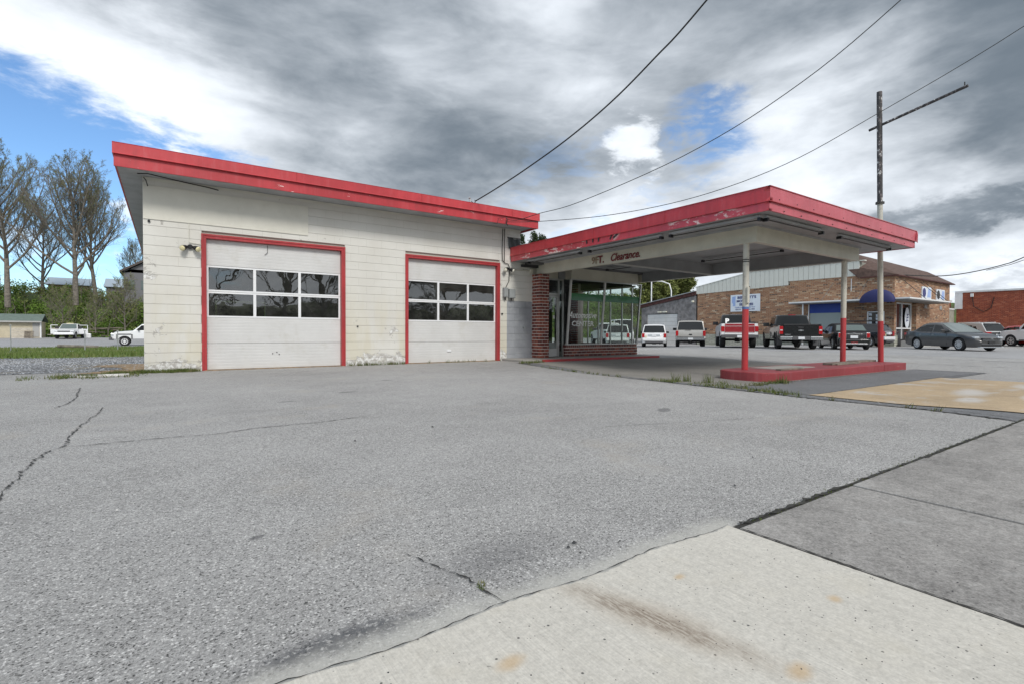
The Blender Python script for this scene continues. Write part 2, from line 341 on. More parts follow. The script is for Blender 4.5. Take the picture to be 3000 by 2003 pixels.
def brickmat(name, cols, mortar, bw, bh, wallx=True, mort=.008, tint=None):
    m, t, b = newmat(name); p = t.pos(); px, py, pz = t.xyz(p)[0:3]
    n = t.node('ShaderNodeNewGeometry'); nx = t.math('ABSOLUTE', t.xyz(n.outputs['Normal'])[0])
    u = t.math('ADD', t.math('MULTIPLY', py, t.math('GREATER_THAN', nx, .5)), t.math('MULTIPLY', px, t.math('LESS_THAN', nx, .5)))
    br = t.node('ShaderNodeTexBrick'); br.offset = .5
    t.put(br.inputs['Vector'], t.comb(u, pz, 0)); br.inputs['Scale'].default_value = 1
    br.inputs['Brick Width'].default_value = bw; br.inputs['Row Height'].default_value = bh; br.inputs['Mortar Size'].default_value = mort
    br.inputs['Color1'].default_value = (0, 0, 0, 1); br.inputs['Color2'].default_value = (1, 1, 1, 1); br.inputs['Mortar'].default_value = (.5, .5, .5, 1); br.inputs['Bias'].default_value = 0
    # per-brick random value
    row = t.math('FLOOR', t.math('DIVIDE', pz, bh)); sh = t.math('MULTIPLY', t.math('FRACT', t.math('MULTIPLY', row, .5)), bw)
    cu = t.math('FLOOR', t.math('DIVIDE', t.math('ADD', u, sh), bw))
    wn = t.node('ShaderNodeTexWhiteNoise', noise_dimensions='2D'); t.put(wn.inputs['Vector'], t.comb(cu, row, 0))
    rp = t.node('ShaderNodeValToRGB'); rp.color_ramp.interpolation = 'CONSTANT'
    el = rp.color_ramp.elements
    while len(el) < len(cols): el.new(.5)
    for i, (ps, cc_) in enumerate(cols): el[i].position = ps; el[i].color = (*cc_, 1)
    t.l.new(wn.outputs['Value'], rp.inputs[0])
    c = t.mix(br.outputs['Fac'], rp.outputs[0], mortar)
    t.put(b.inputs['Base Color'], c); b.inputs['Roughness'].default_value = .85
    t.put(b.inputs['Normal'], t.bump(t.math('SUBTRACT', 1.0, br.outputs['Fac']), .5, .01))
    return m
brickmat('tan_brick', [(0, (.27, .125, .065)), (.25, (.36, .18, .095)), (.5, (.30, .14, .07)), (.72, (.43, .26, .15)), (.86, (.50, .38, .27)), (.93, (.10, .055, .04))], (.34, .26, .19), .30, .10, mort=.014)
brickmat('warehouse_brick', [(0, (.26, .05, .025)), (.3, (.31, .065, .032)), (.55, (.22, .042, .024)), (.8, (.36, .085, .04)), (.95, (.42, .13, .07))], (.34, .17, .11), .24, .085, mort=.008)
brickmat('painted_stone', [(0, (.42, .43, .36)), (.4, (.5, .5, .43)), (.8, (.36, .37, .31))], (.16, .16, .13), .5, .12, mort=.016)
mat('shingle_brown', (.10, .062, .05), .9, var=.3, vscale=5, bump=.4, bscale=12)
mat('panel_white', (.66, .66, .60), .5, var=.03); mat('panel_gap', (.25, .25, .22), .8)
mat('plank_grey', (.22, .21, .21), .85, var=.35, vscale=2.5, bump=.3, bscale=30)
mat('fascia_rust', (.085, .032, .028), .8, var=.3)
mat('awning_navy', (.016, .02, .10), .7); mat('sign_blue', (.012, .045, .33), .4); mat('blind_grey', (.32, .36, .36), .25, coat=.4)
mat('canopy_white', (.74, .75, .75), .5, var=.05); mat('canopy_under', (.22, .22, .22), .7)
mat('window_dark', (.02, .02, .022), .06, spec=1.0); mat('sign_white', (.72, .77, .83), .35, var=.05, vscale=2)
mat('sign_paleblue', (.33, .45, .75), .5); mat('concrete_plain', (.33, .33, .28), .9, var=.15)
mat('wood_weathered', (.20, .17, .14), .9, var=.3, vscale=6); mat('wood_pale', (.50, .46, .40), .9, var=.2, vscale=5)
mat('shed_tan', (.55, .49, .36), .8, var=.08, vscale=3); mat('shed_roof', (.13, .17, .15), .7, var=.15)
mat('house_grey', (.16, .16, .17), .8); mat('house_roof', (.10, .085, .08), .9); mat('house_tan', (.36, .28, .17), .8); mat('house_blue', (.30, .36, .42), .7)
mat('crack_dark', (.035, .034, .03), .95, var=.4, vscale=30)
mat('line_white', (.6, .6, .58), .8)
def leafmat(name, cols, scale=.6, rough=.7):
    m, t, b = newmat(name); p = t.pos()
    f = t.math('ADD', t.math('MULTIPLY', t.noise(p, scale, 3, .6), .7), t.math('MULTIPLY', t.noise(p, scale * 14, 2, .6), .35))
    rp = t.node('ShaderNodeValToRGB'); el = rp.color_ramp.elements
    while len(el) < len(cols): el.new(.5)
    for i, (ps, cc_) in enumerate(cols): el[i].position = ps; el[i].color = (*cc_, 1)
    t.l.new(f, rp.inputs[0]); t.put(b.inputs['Base Color'], rp.outputs[0]); b.inputs['Roughness'].default_value = rough
    b.inputs['Specular IOR Level'].default_value = .2
    return m
leafmat('undergrowth', [(.30, (.13, .09, .06)), (.40, (.05, .075, .02)), (.48, (.16, .28, .04)), (.55, (.06, .085, .025)), (.60, (.28, .34, .10)), (.66, (.12, .10, .06)), (.76, (.17, .12, .08))], .25)
leafmat('hill_ground', [(.3, (.07, .05, .03)), (.5, (.06, .09, .025)), (.7, (.10, .14, .04))], .2)
leafmat('grass_blade', [(.3, (.08, .11, .03)), (.5, (.12, .18, .045)), (.7, (.22, .22, .10))], .5)
leafmat('grass_soil', [(.3, (.14, .13, .06)), (.5, (.10, .15, .035)), (.7, (.15, .20, .05))], .7)
leafmat('bud_green', [(.3, (.12, .14, .04)), (.6, (.22, .25, .08)), (.75, (.28, .27, .12))], .5)
leafmat('conifer_needles', [(.3, (.02, .035, .018)), (.6, (.05, .075, .035)), (.75, (.07, .09, .05))], 1.0)
leafmat('weed_leaf', [(.3, (.05, .065, .02)), (.5, (.09, .125, .03)), (.62, (.16, .15, .07)), (.75, (.26, .22, .13))], 7)
mat('bark', (.18, .16, .135), .95, var=.35, vscale=4); mat('bark_pale', (.16, .14, .12), .95, var=.3, vscale=4)
mat('soil_brown', (.27, .19, .11), .95, var=.4, vscale=6, bump=.4, bscale=30)
m, t, b = newmat('gravel'); p = t.pos()
vc = t.voro(p, 16, out='Color'); vd = t.voro(p, 16)
c = t.mix(t.xyz(vc)[0], (.14, .145, .16), (.40, .41, .43)); c = t.mix(t.ss(vd, .35, .7), c, (.07, .07, .07))
c = t.mix(t.ss(t.noise(p, .8, 4, .6), .50, .66), c, (.22, .20, .16))
t.put(b.inputs['Base Color'], c); b.inputs['Roughness'].default_value = .95; t.put(b.inputs['Normal'], t.bump(t.math('SUBTRACT', 1, vd), 1, .03))
mat('stone_blue', (.34, .355, .38), .9, var=.45, vscale=9); mat('stone_pale', (.55, .54, .52), .9, var=.2); mat('pebble_dark', (.05, .05, .052), .9); 

# ------------------------------------------------------------------ mesh helpers
WO = {}      # world origin of every unrotated object
class MB:
    def __init__(s): s.v = []; s.f = []; s.mi = []; s.m = 0
    def quad(s, a, b, c, d):
        i = len(s.v); s.v += [tuple(a), tuple(b), tuple(c), tuple(d)]; s.f.append((i, i + 1, i + 2, i + 3)); s.mi.append(s.m); return s
    def tri(s, a, b, c):
        i = len(s.v); s.v += [tuple(a), tuple(b), tuple(c)]; s.f.append((i, i + 1, i + 2)); s.mi.append(s.m); return s
    def box(s, x0, x1, y0, y1, z0, z1, M=None):
        i = len(s.v)
        for z in (z0, z1):
            for (x, y) in ((x0, y0), (x1, y0), (x1, y1), (x0, y1)):
                p_ = Vector((x, y, z)); s.v.append(tuple(M @ p_ if M else p_))
        for q in ((0, 3, 2, 1), (4, 5, 6, 7), (0, 1, 5, 4), (1, 2, 6, 5), (2, 3, 7, 6), (3, 0, 4, 7)):
            s.f.append(tuple(i + k for k in q)); s.mi.append(s.m)
        return s
    def prism(s, pts, axis, a, b):
        """pts: outline in the other two axes (in order), extruded along axis a..b"""
        i = len(s.v); n = len(pts)
        for k in (a, b):
            for (u, v) in pts:
                s.v.append((k, u, v) if axis == 'x' else (u, k, v) if axis == 'y' else (u, v, k))
        s.f.append(tuple(range(i, i + n))); s.f.append(tuple(range(i + 2 * n - 1, i + n - 1, -1))); s.mi += [s.m] * 2
        for k in range(n):
            j = (k + 1) % n; s.f.append((i + k, i + n + k, i + n + j, i + j)); s.mi.append(s.m)
        return s
    def tube(s, pts, r, n=8, cap=True):
        pts = [Vector(p_) for p_ in pts]; rr = r if isinstance(r, (list, tuple)) else [r] * len(pts)
        i0 = len(s.v); up = None
        for k, p_ in enumerate(pts):
            d_ = (pts[min(k + 1, len(pts) - 1)] - pts[max(k - 1, 0)]).normalized()
            if up is None or abs(up.dot(d_)) > .95: up = Vector((0, 0, 1)) if abs(d_.z) < .9 else Vector((1, 0, 0))
            a_ = d_.cross(up).normalized(); b_ = d_.cross(a_).normalized()
            for q in range(n):
                an = 2 * math.pi * q / n; s.v.append(tuple(p_ + (a_ * math.cos(an) + b_ * math.sin(an)) * rr[k]))
        for k in range(len(pts) - 1):
            for q in range(n):
                q2 = (q + 1) % n
                s.f.append((i0 + k * n + q, i0 + k * n + q2, i0 + (k + 1) * n + q2, i0 + (k + 1) * n + q)); s.mi.append(s.m)
        if cap:
            s.f.append(tuple(i0 + q for q in range(n - 1, -1, -1))); s.f.append(tuple(i0 + (len(pts) - 1) * n + q for q in range(n))); s.mi += [s.m] * 2
        return s
    def mesh(s, name, mats, off=(0, 0, 0), smooth=None):
        me = bpy.data.meshes.new(name); o = Vector(off)
        me.from_pydata([tuple(Vector(v) - o) for v in s.v], [], s.f)
        for m_ in (mats if isinstance(mats, (list, tuple)) else [mats]): me.materials.append(MATS[m_] if isinstance(m_, str) else m_)
        if any(s.mi): me.polygons.foreach_set('material_index', s.mi)
        me.update()
        if smooth is not None:
            me.shade_smooth(); me.set_sharp_from_angle(angle=R(smooth))
        return me
    def build(s, name, mats, parent=None, local=False, bevel=0, smooth=None, seg=2):
        off = (0, 0, 0)
        if parent is not None and not local: off = WO.get(parent.name, Vector())
        me = s.mesh(name, mats, off, smooth)
        ob = bpy.data.objects.new(name, me); COL.objects.link(ob)
        if parent is not None: ob.parent = parent
        WO[ob.name] = Vector(off)
        if bevel:
            md = ob.modifiers.new('bevel', 'BEVEL'); md.width = bevel; md.segments = seg; md.limit_method = 'ANGLE'; md.angle_limit = R(35)
        return ob
def thing(name, label, cat, loc=(0, 0, 0), rz=0, group=None):
    o = bpy.data.objects.new(name, None); COL.objects.link(o); o.empty_display_size = .2
    o.location = loc; o.rotation_euler = (0, 0, rz); o['label'] = label; o['category'] = cat
    if group: o['group'] = group
    WO[o.name] = Vector(loc); return o
def tag(o, label, cat, group=None, kind=None):
    o['label'] = label; o['category'] = cat
    if group: o['group'] = group
    if kind: o['kind'] = kind
    return o
def structure(o): o['kind'] = 'structure'; return o
def inst(me, name, parent, loc, rot=(0, 0, 0)):
    ob = bpy.data.objects.new(name, me); COL.objects.link(ob); ob.parent = parent
    ob.location = Vector(loc) - WO.get(parent.name, Vector()); ob.rotation_euler = rot; return ob
_boxcache = {}
def piece(name, mname, sx, sy, sz, bev=.004):
    """shared box mesh centred on its origin with softened edges (26 faces at most)"""
    k = (mname, round(sx, 3), round(sy, 3), round(sz, 3), bev)
    if k in _boxcache: return _boxcache[k]
    x, y, z = sx / 2, sy / 2, sz / 2; b_ = bev
    mb = MB()
    if b_:
        # front frustum bevel on -Y and -X sides only: cheap chamfer
        xb_ = b_ * .12
        o_ = [(-x, -y + b_, -z), (x, -y + b_, -z), (x, -y + b_, z), (-x, -y + b_, z)]
        if mname != 'cream_block': xb_ = b_
        i_ = [(-x + xb_, -y, -z + b_), (x - xb_, -y, -z + b_), (x - xb_, -y, z - b_), (-x + xb_, -y, z - b_)]
        k_ = [(-x, y, -z), (x, y, -z), (x, y, z), (-x, y, z)]
        mb.v = o_ + i_ + k_
        mb.f = [(4, 5, 6, 7), (0, 1, 5, 4), (1, 2, 6, 5), (2, 3, 7, 6), (3, 0, 4, 7), (8, 11, 10, 9), (0, 8, 9, 1), (1, 9, 10, 2), (2, 10, 11, 3), (3, 11, 8, 0)]
        mb.mi = [0] * 10
    else: mb.box(-x, x, -y, y, -z, z)
    me = mb.mesh(name, mname); _boxcache[k] = me; return me
def text(body, size, loc, rot, mname, parent, name='lettering', shear=0, off=0, ext=.002, sx=1, align='CENTER', space=1.0, local=False):
    cu = bpy.data.curves.new('t', 'FONT'); cu.body = body; cu.size = size; cu.shear = shear; cu.offset = off; cu.extrude = ext; cu.align_x = align
    cu.space_character = space; cu.resolution_u = 2
    tmp = bpy.data.objects.new('t', cu); COL.objects.link(tmp); dg = bpy.context.evaluated_depsgraph_get()
    me = bpy.data.meshes.new_from_object(tmp.evaluated_get(dg)); me.name = name
    bpy.data.objects.remove(tmp); bpy.data.curves.remove(cu)
    me.materials.clear(); me.materials.append(MATS[mname])
    ob = bpy.data.objects.new(name, me); COL.objects.link(ob); ob.parent = parent
    ob.location = Vector(loc) - (Vector() if local else WO.get(parent.name, Vector())); ob.rotation_euler = rot; ob.scale = (sx, 1, 1); return ob
FACE_S = (R(90), 0, 0); FACE_W = (R(90), 0, R(-90))

# ------------------------------------------------------------------ ground
def sm(a, b, x):
    t_ = min(1, max(0, (x - a) / (b - a))); return t_ * t_ * (3 - 2 * t_)
LP = [(14, 0), (27, -.25), (42, -.45), (57, -.55), (72, -.45), (94, -.1), (115, 0)]
def gz(X, Y):
    l = 0
    for (a, za), (b_, zb) in zip(LP, LP[1:]):
        if a <= Y < b_: l = za + (zb - za) * sm(a, b_, Y)
    wl = 1 - sm(4, 14, X)
    r_ = -.2 * sm(18, 26, Y) * (1 - sm(34, 44, Y))
    isl = -.06 * sm(6.9, 8.0, X) * (1 - sm(17, 20, X)) * (1 - sm(8, 11.2, Y)) * sm(1.3, 2.6, Y)
    return l * wl + r_ * (1 - wl) + isl
def axis(parts):
    out = []
    for a, b_, st in parts: out += list(np.arange(a, b_ - 1e-6, st))
    return out + [parts[-1][1]]
XS = axis([(-900, -60, 120), (-60, -20, 5), (-20, 20, .5), (20, 60, 2.5), (60, 1200, 95)])
YS = axis([(-500, -20, 60), (-20, 0, 2.5), (0, 16, .5), (16, 110, 1), (110, 150, 10), (150, 1200, 105)])
def gridmesh(name, xs, ys, lift, mname, parent=None, zf=gz):
    mb = MB(); nx = len(xs)
    mb.v = [(x, y, zf(x, y) + lift) for y in ys for x in xs]
    mb.f = [(j * nx + i, j * nx + i + 1, (j + 1) * nx + i + 1, (j + 1) * nx + i) for j in range(len(ys) - 1) for i in range(nx - 1)]
    mb.mi = [0] * len(mb.f)
    return mb.build(name, mname, parent, smooth=60)
structure(gridmesh('ground', XS, YS, 0, 'asphalt'))
def ribbon(name, rows, lift, mname, smooth=60, sub=1):
    """rows: list of (left point, right point); sheet between them following the ground"""
    mb = MB()
    for (a, b_) in rows:
        for k in range(sub + 1):
            x = a[0] + (b_[0] - a[0]) * k / sub; y = a[1] + (b_[1] - a[1]) * k / sub
            mb.v.append((x, y, gz(x, y) + lift))
    n = sub + 1
    for j in range(len(rows) - 1):
        for k in range(sub): mb.f.append((j * n + k, j * n + k + 1, (j + 1) * n + k + 1, (j + 1) * n + k)); mb.mi.append(0)
    o = mb.build(name, mname, smooth=smooth)
    return o
def interp(pts, y, key=1, val=0):
    pts = sorted(pts, key=lambda q: q[key])
    if y <= pts[0][key]: return pts[0][val]
    for a, b_ in zip(pts, pts[1:]):
        if y <= b_[key]: return a[val] + (b_[val] - a[val]) * (y - a[key]) / (b_[key] - a[key])
    return pts[-1][val]
def xr(x): return RNG.uniform(-x, x)
def slab(name, x0, x1, y0, y1, top, mname, nx=1, ny=1, gap=.012, bev=.006):
    pass
# new pale slab with a ragged lot-side edge, and the older sidewalk squares beside it
mb = MB(); xs = np.linspace(-4, 2.03, 240)
top = [1.283 + .012 * math.sin(x * 9) + xr(.006) for x in xs]; n_ = len(xs)
mb.v = [(x, y, .007) for x, y in zip(xs, top)] + [(x, -1.1, .007) for x in xs]
mb.f = [(i, i + n_, i + n_ + 1, i + 1) for i in range(n_ - 1)]; mb.mi = [0] * len(mb.f)
structure(mb.build('sidewalk_slab', 'pale_concrete'))
SW = structure(MB().box(2.02, 60, -1.12, 1.262, -.03, .0035).build('sidewalk', 'crack_dark'))
x = 2.045; k = 0
while x < 36:
    l_ = 1.108; h_ = .0065 + (.004 if k % 3 == 1 else 0)
    o = MB().box(x, x + l_ - .012, -1.1, 1.235, -.02, h_).build('paving_slab', 'weathered_concrete', SW, bevel=.006)
    x += l_; k += 1
structure(ribbon('road', [((-400, -9.6), (-400, -1.25)), ((400, -9.6), (400, -1.25))], .004, 'road_asphalt'))
structure(MB().box(-200, 200, -1.25, -1.1, -.1, .006).build('kerb', 'kerb_concrete'))
structure(ribbon('far_verge', [((-400, -60), (-400, -9.8)), ((400, -60), (400, -9.8))], .006, 'grass_soil'))
# left background strips
xs = np.arange(-60, 12, .8)
def yl(base, amp): return [base + xr(amp) + .25 * math.sin(x_ * .9) for x_ in xs]
def band_(name, y0, y1, lift, mname, a0=.3, a1=.3, sub=14, xmax=12):
    l0, l1 = yl(y0, a0), yl(y1, a1)
    return structure(ribbon(name, [((x_, l0[i]), (x_, l1[i])) for i, x_ in enumerate(xs) if x_ <= xmax], lift, mname, sub=sub))
band_('gravel', 13.6, 28, .006, 'gravel', .5, .3, 14, 2)
band_('grass_verge', 27, 55, .010, 'grass_soil', .6, .6, 22, 6)
band_('side_street', 54, 92, .014, 'road_asphalt', .15, .4, 24)
structure(ribbon('kerb_path', [((x_, 41.6), (x_, 42.5)) for x_ in xs], .03, 'kerb_concrete'))
structure(ribbon('bare_soil', [((-1.15 - .35 * math.sin(y * 2.1) + xr(.12), y), (-.1, y)) for y in np.arange(12.85, 16.6, .1)], .012, 'soil_brown', sub=5))

# ------------------------------------------------------------------ grass, weeds (stuff)
def blades(name, pts, h, wd, mname, label, cat, lean=.4, zf=gz, lift=.004):
    n = len(pts); P = np.array([(x, y, zf(x, y) + lift) for x, y in pts])
    a_ = RNG.uniform(0, 2 * math.pi, n); hh = h * RNG.uniform(.5, 1.25, n); ww = wd * RNG.uniform(.6, 1.3, n)
    dx_, dy_ = np.cos(a_), np.sin(a_); ln = RNG.uniform(0, lean, n) * hh; b_ = RNG.uniform(0, 2 * math.pi, n)
    V = np.empty((n * 3, 3)); V[0::3] = P + np.c_[-dx_ * ww, -dy_ * ww, np.zeros(n)]; V[1::3] = P + np.c_[dx_ * ww, dy_ * ww, np.zeros(n)]
    V[2::3] = P + np.c_[np.cos(b_) * ln, np.sin(b_) * ln, hh]
    me = bpy.data.meshes.new(name); me.vertices.add(n * 3); me.vertices.foreach_set('co', V.ravel())
    me.loops.add(n * 3); me.loops.foreach_set('vertex_index', np.arange(n * 3)); me.polygons.add(n); me.polygons.foreach_set('loop_start', np.arange(0, n * 3, 3))
    me.update(calc_edges=True); me.materials.append(MATS[mname]); o = bpy.data.objects.new(name, me); COL.objects.link(o)
    return tag(o, label, cat, kind='stuff')
def unif(n, x0, x1, y0, y1): return list(zip(RNG.uniform(x0, x1, n), RNG.uniform(y0, y1, n)))
def clumps(cs, n, r_): 
    out = []
    for (x, y) in cs: out += [(x + RNG.normal(0, r_), y + RNG.normal(0, r_)) for _ in range(n)]
    return out
# cracks
def crack(pts, wd, name='pavement_crack', jag=.016, step=.03, lift=.006, mname='crack_dark'):
    P = [Vector((p_[0], p_[1], 0)) for p_ in pts]; out = []
    for a, b_ in zip(P, P[1:]):
        n = max(1, int((b_ - a).length / step))
        for k in range(n): out.append(a.lerp(b_, k / n))
    out.append(P[-1]); rows = []
    for i, q in enumerate(out):
        d_ = (out[min(i + 1, len(out) - 1)] - out[max(0, i - 1)]).normalized(); nrm = Vector((-d_.y, d_.x, 0))
        q = q + nrm * xr(jag); e_ = wd * .62 * RNG.uniform(.15, 1.5) * min(1, .25 + i / 6, .25 + (len(out) - 1 - i) / 6)
        rows.append(((q.x - nrm.x * e_, q.y - nrm.y * e_), (q.x + nrm.x * e_, q.y + nrm.y * e_)))
    return structure(ribbon(name, rows, lift, mname))
crack([(-.70, 3.2), (-.71, 3.57), (-.71, 3.83), (-.73, 4.16), (-.72, 4.46), (-.69, 4.77), (-.62, 4.89), (-.63, 5.07), (-.66, 5.4), (-.64, 5.76), (-.62, 6.27), (-.58, 6.89), (-.60, 7.18)], .009)
crack([(-.62, 4.86), (-.39, 4.85), (-.1, 4.86), (.31, 4.8), (.68, 4.92), (1.15, 4.91), (1.7, 5.0)], .009, jag=.012)
crack([(.75, 1.81), (.78, 1.7), (.82, 1.58), (.85, 1.5), (.85, 1.41), (.87, 1.3)], .006, jag=.006, step=.02)
crack([(.85, 1.5), (.90, 1.50), (.955, 1.525)], .0025, jag=.003, step=.02)
crack([(-1.07, 9.83), (-.96, 8.42), (-.96, 7.72), (-1.03, 7.33)], .01)
crack([(x, 1.287 + .012 * math.sin(x * 9)) for x in np.linspace(.0, 2.04, 40)], .0035, jag=.004, step=.02, lift=.0095)
blades('joint_moss', [(x_, 1.247 + RNG.normal(0, .012)) for x_ in RNG.uniform(2.1, 9, 900)], .008, .0025, 'weed_leaf', 'brown moss filling the joint along the old sidewalk', 'moss', 1.6)
crack([(2.045, 1.255), (3.2, 1.25), (4.3, 1.245), (6.6, 1.245), (12, 1.245)], .017, jag=.012, lift=.010)
crack([(2.04, 1.25), (2.035, .7), (2.03, -.9)], .008, jag=.004, step=.02, lift=.011)
crack([(3.2, 3.3), (4.1, 3.0), (5.0, 2.75)], .004, jag=.01)
# asphalt strips, canopy slab, orange patch, far lot seams
A_ = [(8.0, 11.45), (7.75, 9.8), (7.6, 8.4), (7.35, 6.2), (7.2, 4.8), (6.98, 3.33), (7.08, 2.1), (6.86, 1.27)]
B_ = [(8.35, 11.5), (8.30, 10.3), (7.95, 8.46), (7.78, 6), (7.72, 4.0), (7.62, 2), (7.55, 1.27)]
ys = np.arange(1.27, 11.5, .12)
structure(ribbon('asphalt_strip', [((interp(A_, y) + xr(.03), y), (interp(B_, y) + .05, y)) for y in ys], .004, 'asphalt_patch', sub=2))
crack([(interp(A_, y), y) for y in ys], .03, jag=.03, lift=.009)
crack([(interp(A_, y) + .22, y) for y in ys if y < 5], .012, jag=.02, lift=.009)
ys = np.arange(4.9, 11.62, .25)
structure(ribbon('forecourt_slab', [((interp(B_, y) + xr(.02), y), (15.5, y)) for y in ys], .008, 'canopy_concrete', sub=24))
structure(ribbon('asphalt_infill', [((interp(B_, y) + .03, y), (15.9 + .0 * y, y)) for y in np.arange(3.45, 4.95, .1)], .010, 'asphalt_patch', sub=20))
structure(ribbon('orange_slab', [((interp(B_, y) + .02, y), (13.3 + xr(.05), y)) for y in np.arange(1.27, 3.62, .09)], .014, 'orange_concrete', sub=14))
crack([(7.9, 3.62), (13.3, 3.6), (15.9, 3.5)], .015, jag=.01, lift=.017)
crack([(15.5, 12.3), (15.6, 9), (15.7, 4.9), (15.9, 3.4)], .03, jag=.05, lift=.013)
crack([(22.44, 16), (22.5, 10.78), (22.4, 7.7), (21.5, 3.84), (21.3, 1.5)], .05, jag=.06, step=.15)
crack([(19.0, 14), (18.9, 10), (18.6, 6), (18.4, 2)], .025, jag=.06, step=.15)
structure(ribbon('parking_lot', [((24.6, y), (40.2, y)) for y in np.arange(1.3, 60, 1.5)], .005, 'asphalt_far', sub=8))
for (x, y, l_) in ((27.2, 19.4, 1.6), (28.2, 23.0, 1.8)):
    a_ = R(38); structure(ribbon('parking_line', [((x - .05 * math.sin(a_), y + .05 * math.cos(a_)), (x + .05 * math.sin(a_), y - .05 * math.cos(a_))), ((x + l_ * math.cos(a_) - .05 * math.sin(a_), y + l_ * math.sin(a_) + .05 * math.cos(a_)), (x + l_ * math.cos(a_) + .05 * math.sin(a_), y + l_ * math.sin(a_) - .05 * math.cos(a_)))], .012, 'line_white'))
blades('verge_grass', unif(9000, -16, 0, 27, 41.5) + unif(7000, -20, 0, 42.6, 54), .16, .03, 'grass_blade', 'bright green grass on both sides of the kerb path', 'grass')
pts = []
for _ in range(90):
    c0 = (RNG.uniform(-.95, .5), 12.62 + RNG.normal(0, .06)); pts += clumps([c0], 28, .07)
for _ in range(26): pts += clumps([(RNG.uniform(-2.0, -.3), 12.1 + RNG.normal(0, .22))], 24, .08)
blades('corner_weeds', pts, .07, .006, 'weed_leaf', 'low green weeds along the foot of the garage left corner', 'weeds', 1.1)
pts = []
for _ in range(38): pts += clumps([(RNG.uniform(3.7, 5.3), 12.68 + abs(RNG.normal(0, .03)) * -1)], 9, .03)
for _ in range(14): pts += clumps([(RNG.uniform(5.3, 8.6), 12.66 + RNG.normal(0, .02))], 9, .03)
blades('wall_weeds', pts, .09, .006, 'weed_leaf', 'small weeds at the wall foot between the garage doors', 'weeds', .9)
pts = []
for _ in range(44):
    y = RNG.uniform(3.6, 6.4); pts += clumps([(interp(A_, y) + RNG.uniform(.1, .5) + (.5 if 4.3 < y < 5.8 else 0) * RNG.uniform(0, 1.4), y)], 16, .05)
for _ in range(40): y = RNG.uniform(1.4, 11); pts += clumps([(interp(A_, y), y)], 9, .03)
for _ in range(22): pts += clumps([(RNG.uniform(8.3, 9.6), RNG.uniform(4.75, 4.98))], 18, .05)
blades('strip_weeds', pts, .065, .006, 'weed_leaf', 'grass and weeds growing in the joint beside the red island', 'weeds', .9)
pts = clumps([(8.05, 5.95), (8.2, 5.6), (7.95, 6.1), (9.2, 4.75)], 40, .05)
blades('grass_tuft', pts, .17, .006, 'weed_leaf', 'taller grass tuft at the rounded end of the red island', 'weeds', .5)
pts = clumps([(x_, 11.35 + xr(.1)) for x_ in np.linspace(8.05, 8.8, 10)], 26, .05)
blades('walk_weeds', pts, .09, .007, 'weed_leaf', 'weeds at the left end of the raised walk', 'weeds', .9)
pts = clumps([(.86, 1.44), (.855, 1.42)], 16, .008) + clumps([(x_, 1.255) for x_ in np.linspace(2.2, 6.8, 26)], 6, .02)
blades('crack_weeds', pts, .014, .0022, 'weed_leaf', 'tiny weeds and moss in the pavement joints', 'weeds', 1.2)
def pebbles(name, pts, s0, s1, mname, label):
    mb = MB()
    for (x, y) in pts:
        r_ = RNG.uniform(s0, s1); z = gz(x, y) + .006; q = [(x + r_ * math.cos(a_ + xr(.4)) * RNG.uniform(.6, 1.2), y + r_ * math.sin(a_ + xr(.4)) * RNG.uniform(.6, 1.2), z) for a_ in np.arange(0, 6.28, 1.257)]
        tp = (x + xr(r_ * .3), y + xr(r_ * .3), z + r_ * .8)
        for a_, b_ in zip(q, q[1:] + q[:1]): mb.tri(a_, b_, tp)
    return tag(mb.build(name, mname), label, 'gravel', kind='stuff')
pebbles('loose_grit', unif(420, .1, 2.6, .2, 1.25) + unif(340, -.6, 7, 1.3, 9), .001, .0045, 'pebble_dark', 'dark loose grit scattered over slab and lot')
pebbles('pale_stones', [(.62, 1.98), (1.86, .80), (.12, 1.75), (-.2, 3.0), (.9, 2.6)] + unif(120, 7.3, 15, 1.4, 5), .004, .011, 'stone_pale', 'small pale stones on the pavement')
pebbles('coarse_gravel', unif(5200, -9, -.4, 13.6, 27), .010, .026, 'stone_blue', 'coarse pale gravel left of the garage')
pebbles('debris', unif(60, 8.0, 13.3, 1.4, 3.6) + [(2.1, 3.1), (3.3, 1.9), (2.6, 1.6), (1.95, 4.1), (1.2, 3.9), (1.35, 1.52), (1.30, 1.50)], .006, .014, 'pebble_dark', 'dark bits of debris lying on orange slab and lot')

# ------------------------------------------------------------------ service garage
G = 12.74; GX0, GX1 = -.387, 9.03
gar = thing('service_garage', 'cream painted block garage with red trimmed flat roof and two overhead doors', 'garage', (0, G, 0))
D1 = (.63, 3.67, 2.93); D2 = (5.266, 8.26, 2.91)
def wallbox(mb, x0, x1, y0, y1, z0, z1, holes):
    """box wall in X with rectangular holes from the floor: (x0,x1,ztop)"""
    cur = x0
    for (a, b_, zt) in holes:
        mb.box(cur, a, y0, y1, z0, z1); mb.box(a, b_, y0, y1, zt, z1); cur = b_
    mb.box(cur, x1, y0, y1, z0, z1)
mb = MB(); wallbox(mb, GX0 + .03, GX1 - .03, G + .045, G + .20, 0, 3.98, [D1, D2])
mb.build('wall_core', 'mortar_cream', gar)
mb = MB(); mb.box(GX0, GX0 + .2, G + .201, 28, -.3, 3.98); mb.box(GX1 - .2, GX1, G + .201, 28, -.3, 3.98)
wall_back_holes = [(2.0, 4.0, 2.5)]
mb.box(GX0 + .2, 1.9, 27.8, 28, -.3, 3.98); mb.box(4.1, GX1 - .2, 27.8, 28, -.3, 3.98); mb.box(1.9, 4.1, 27.8, 28, 2.3, 3.98)
mb.build('side_wall', 'cream_block', gar)
MB().box(1.98, 4.02, 27.84, 27.94, .06, 2.22).build('back_door', 'interior_dark', gar)
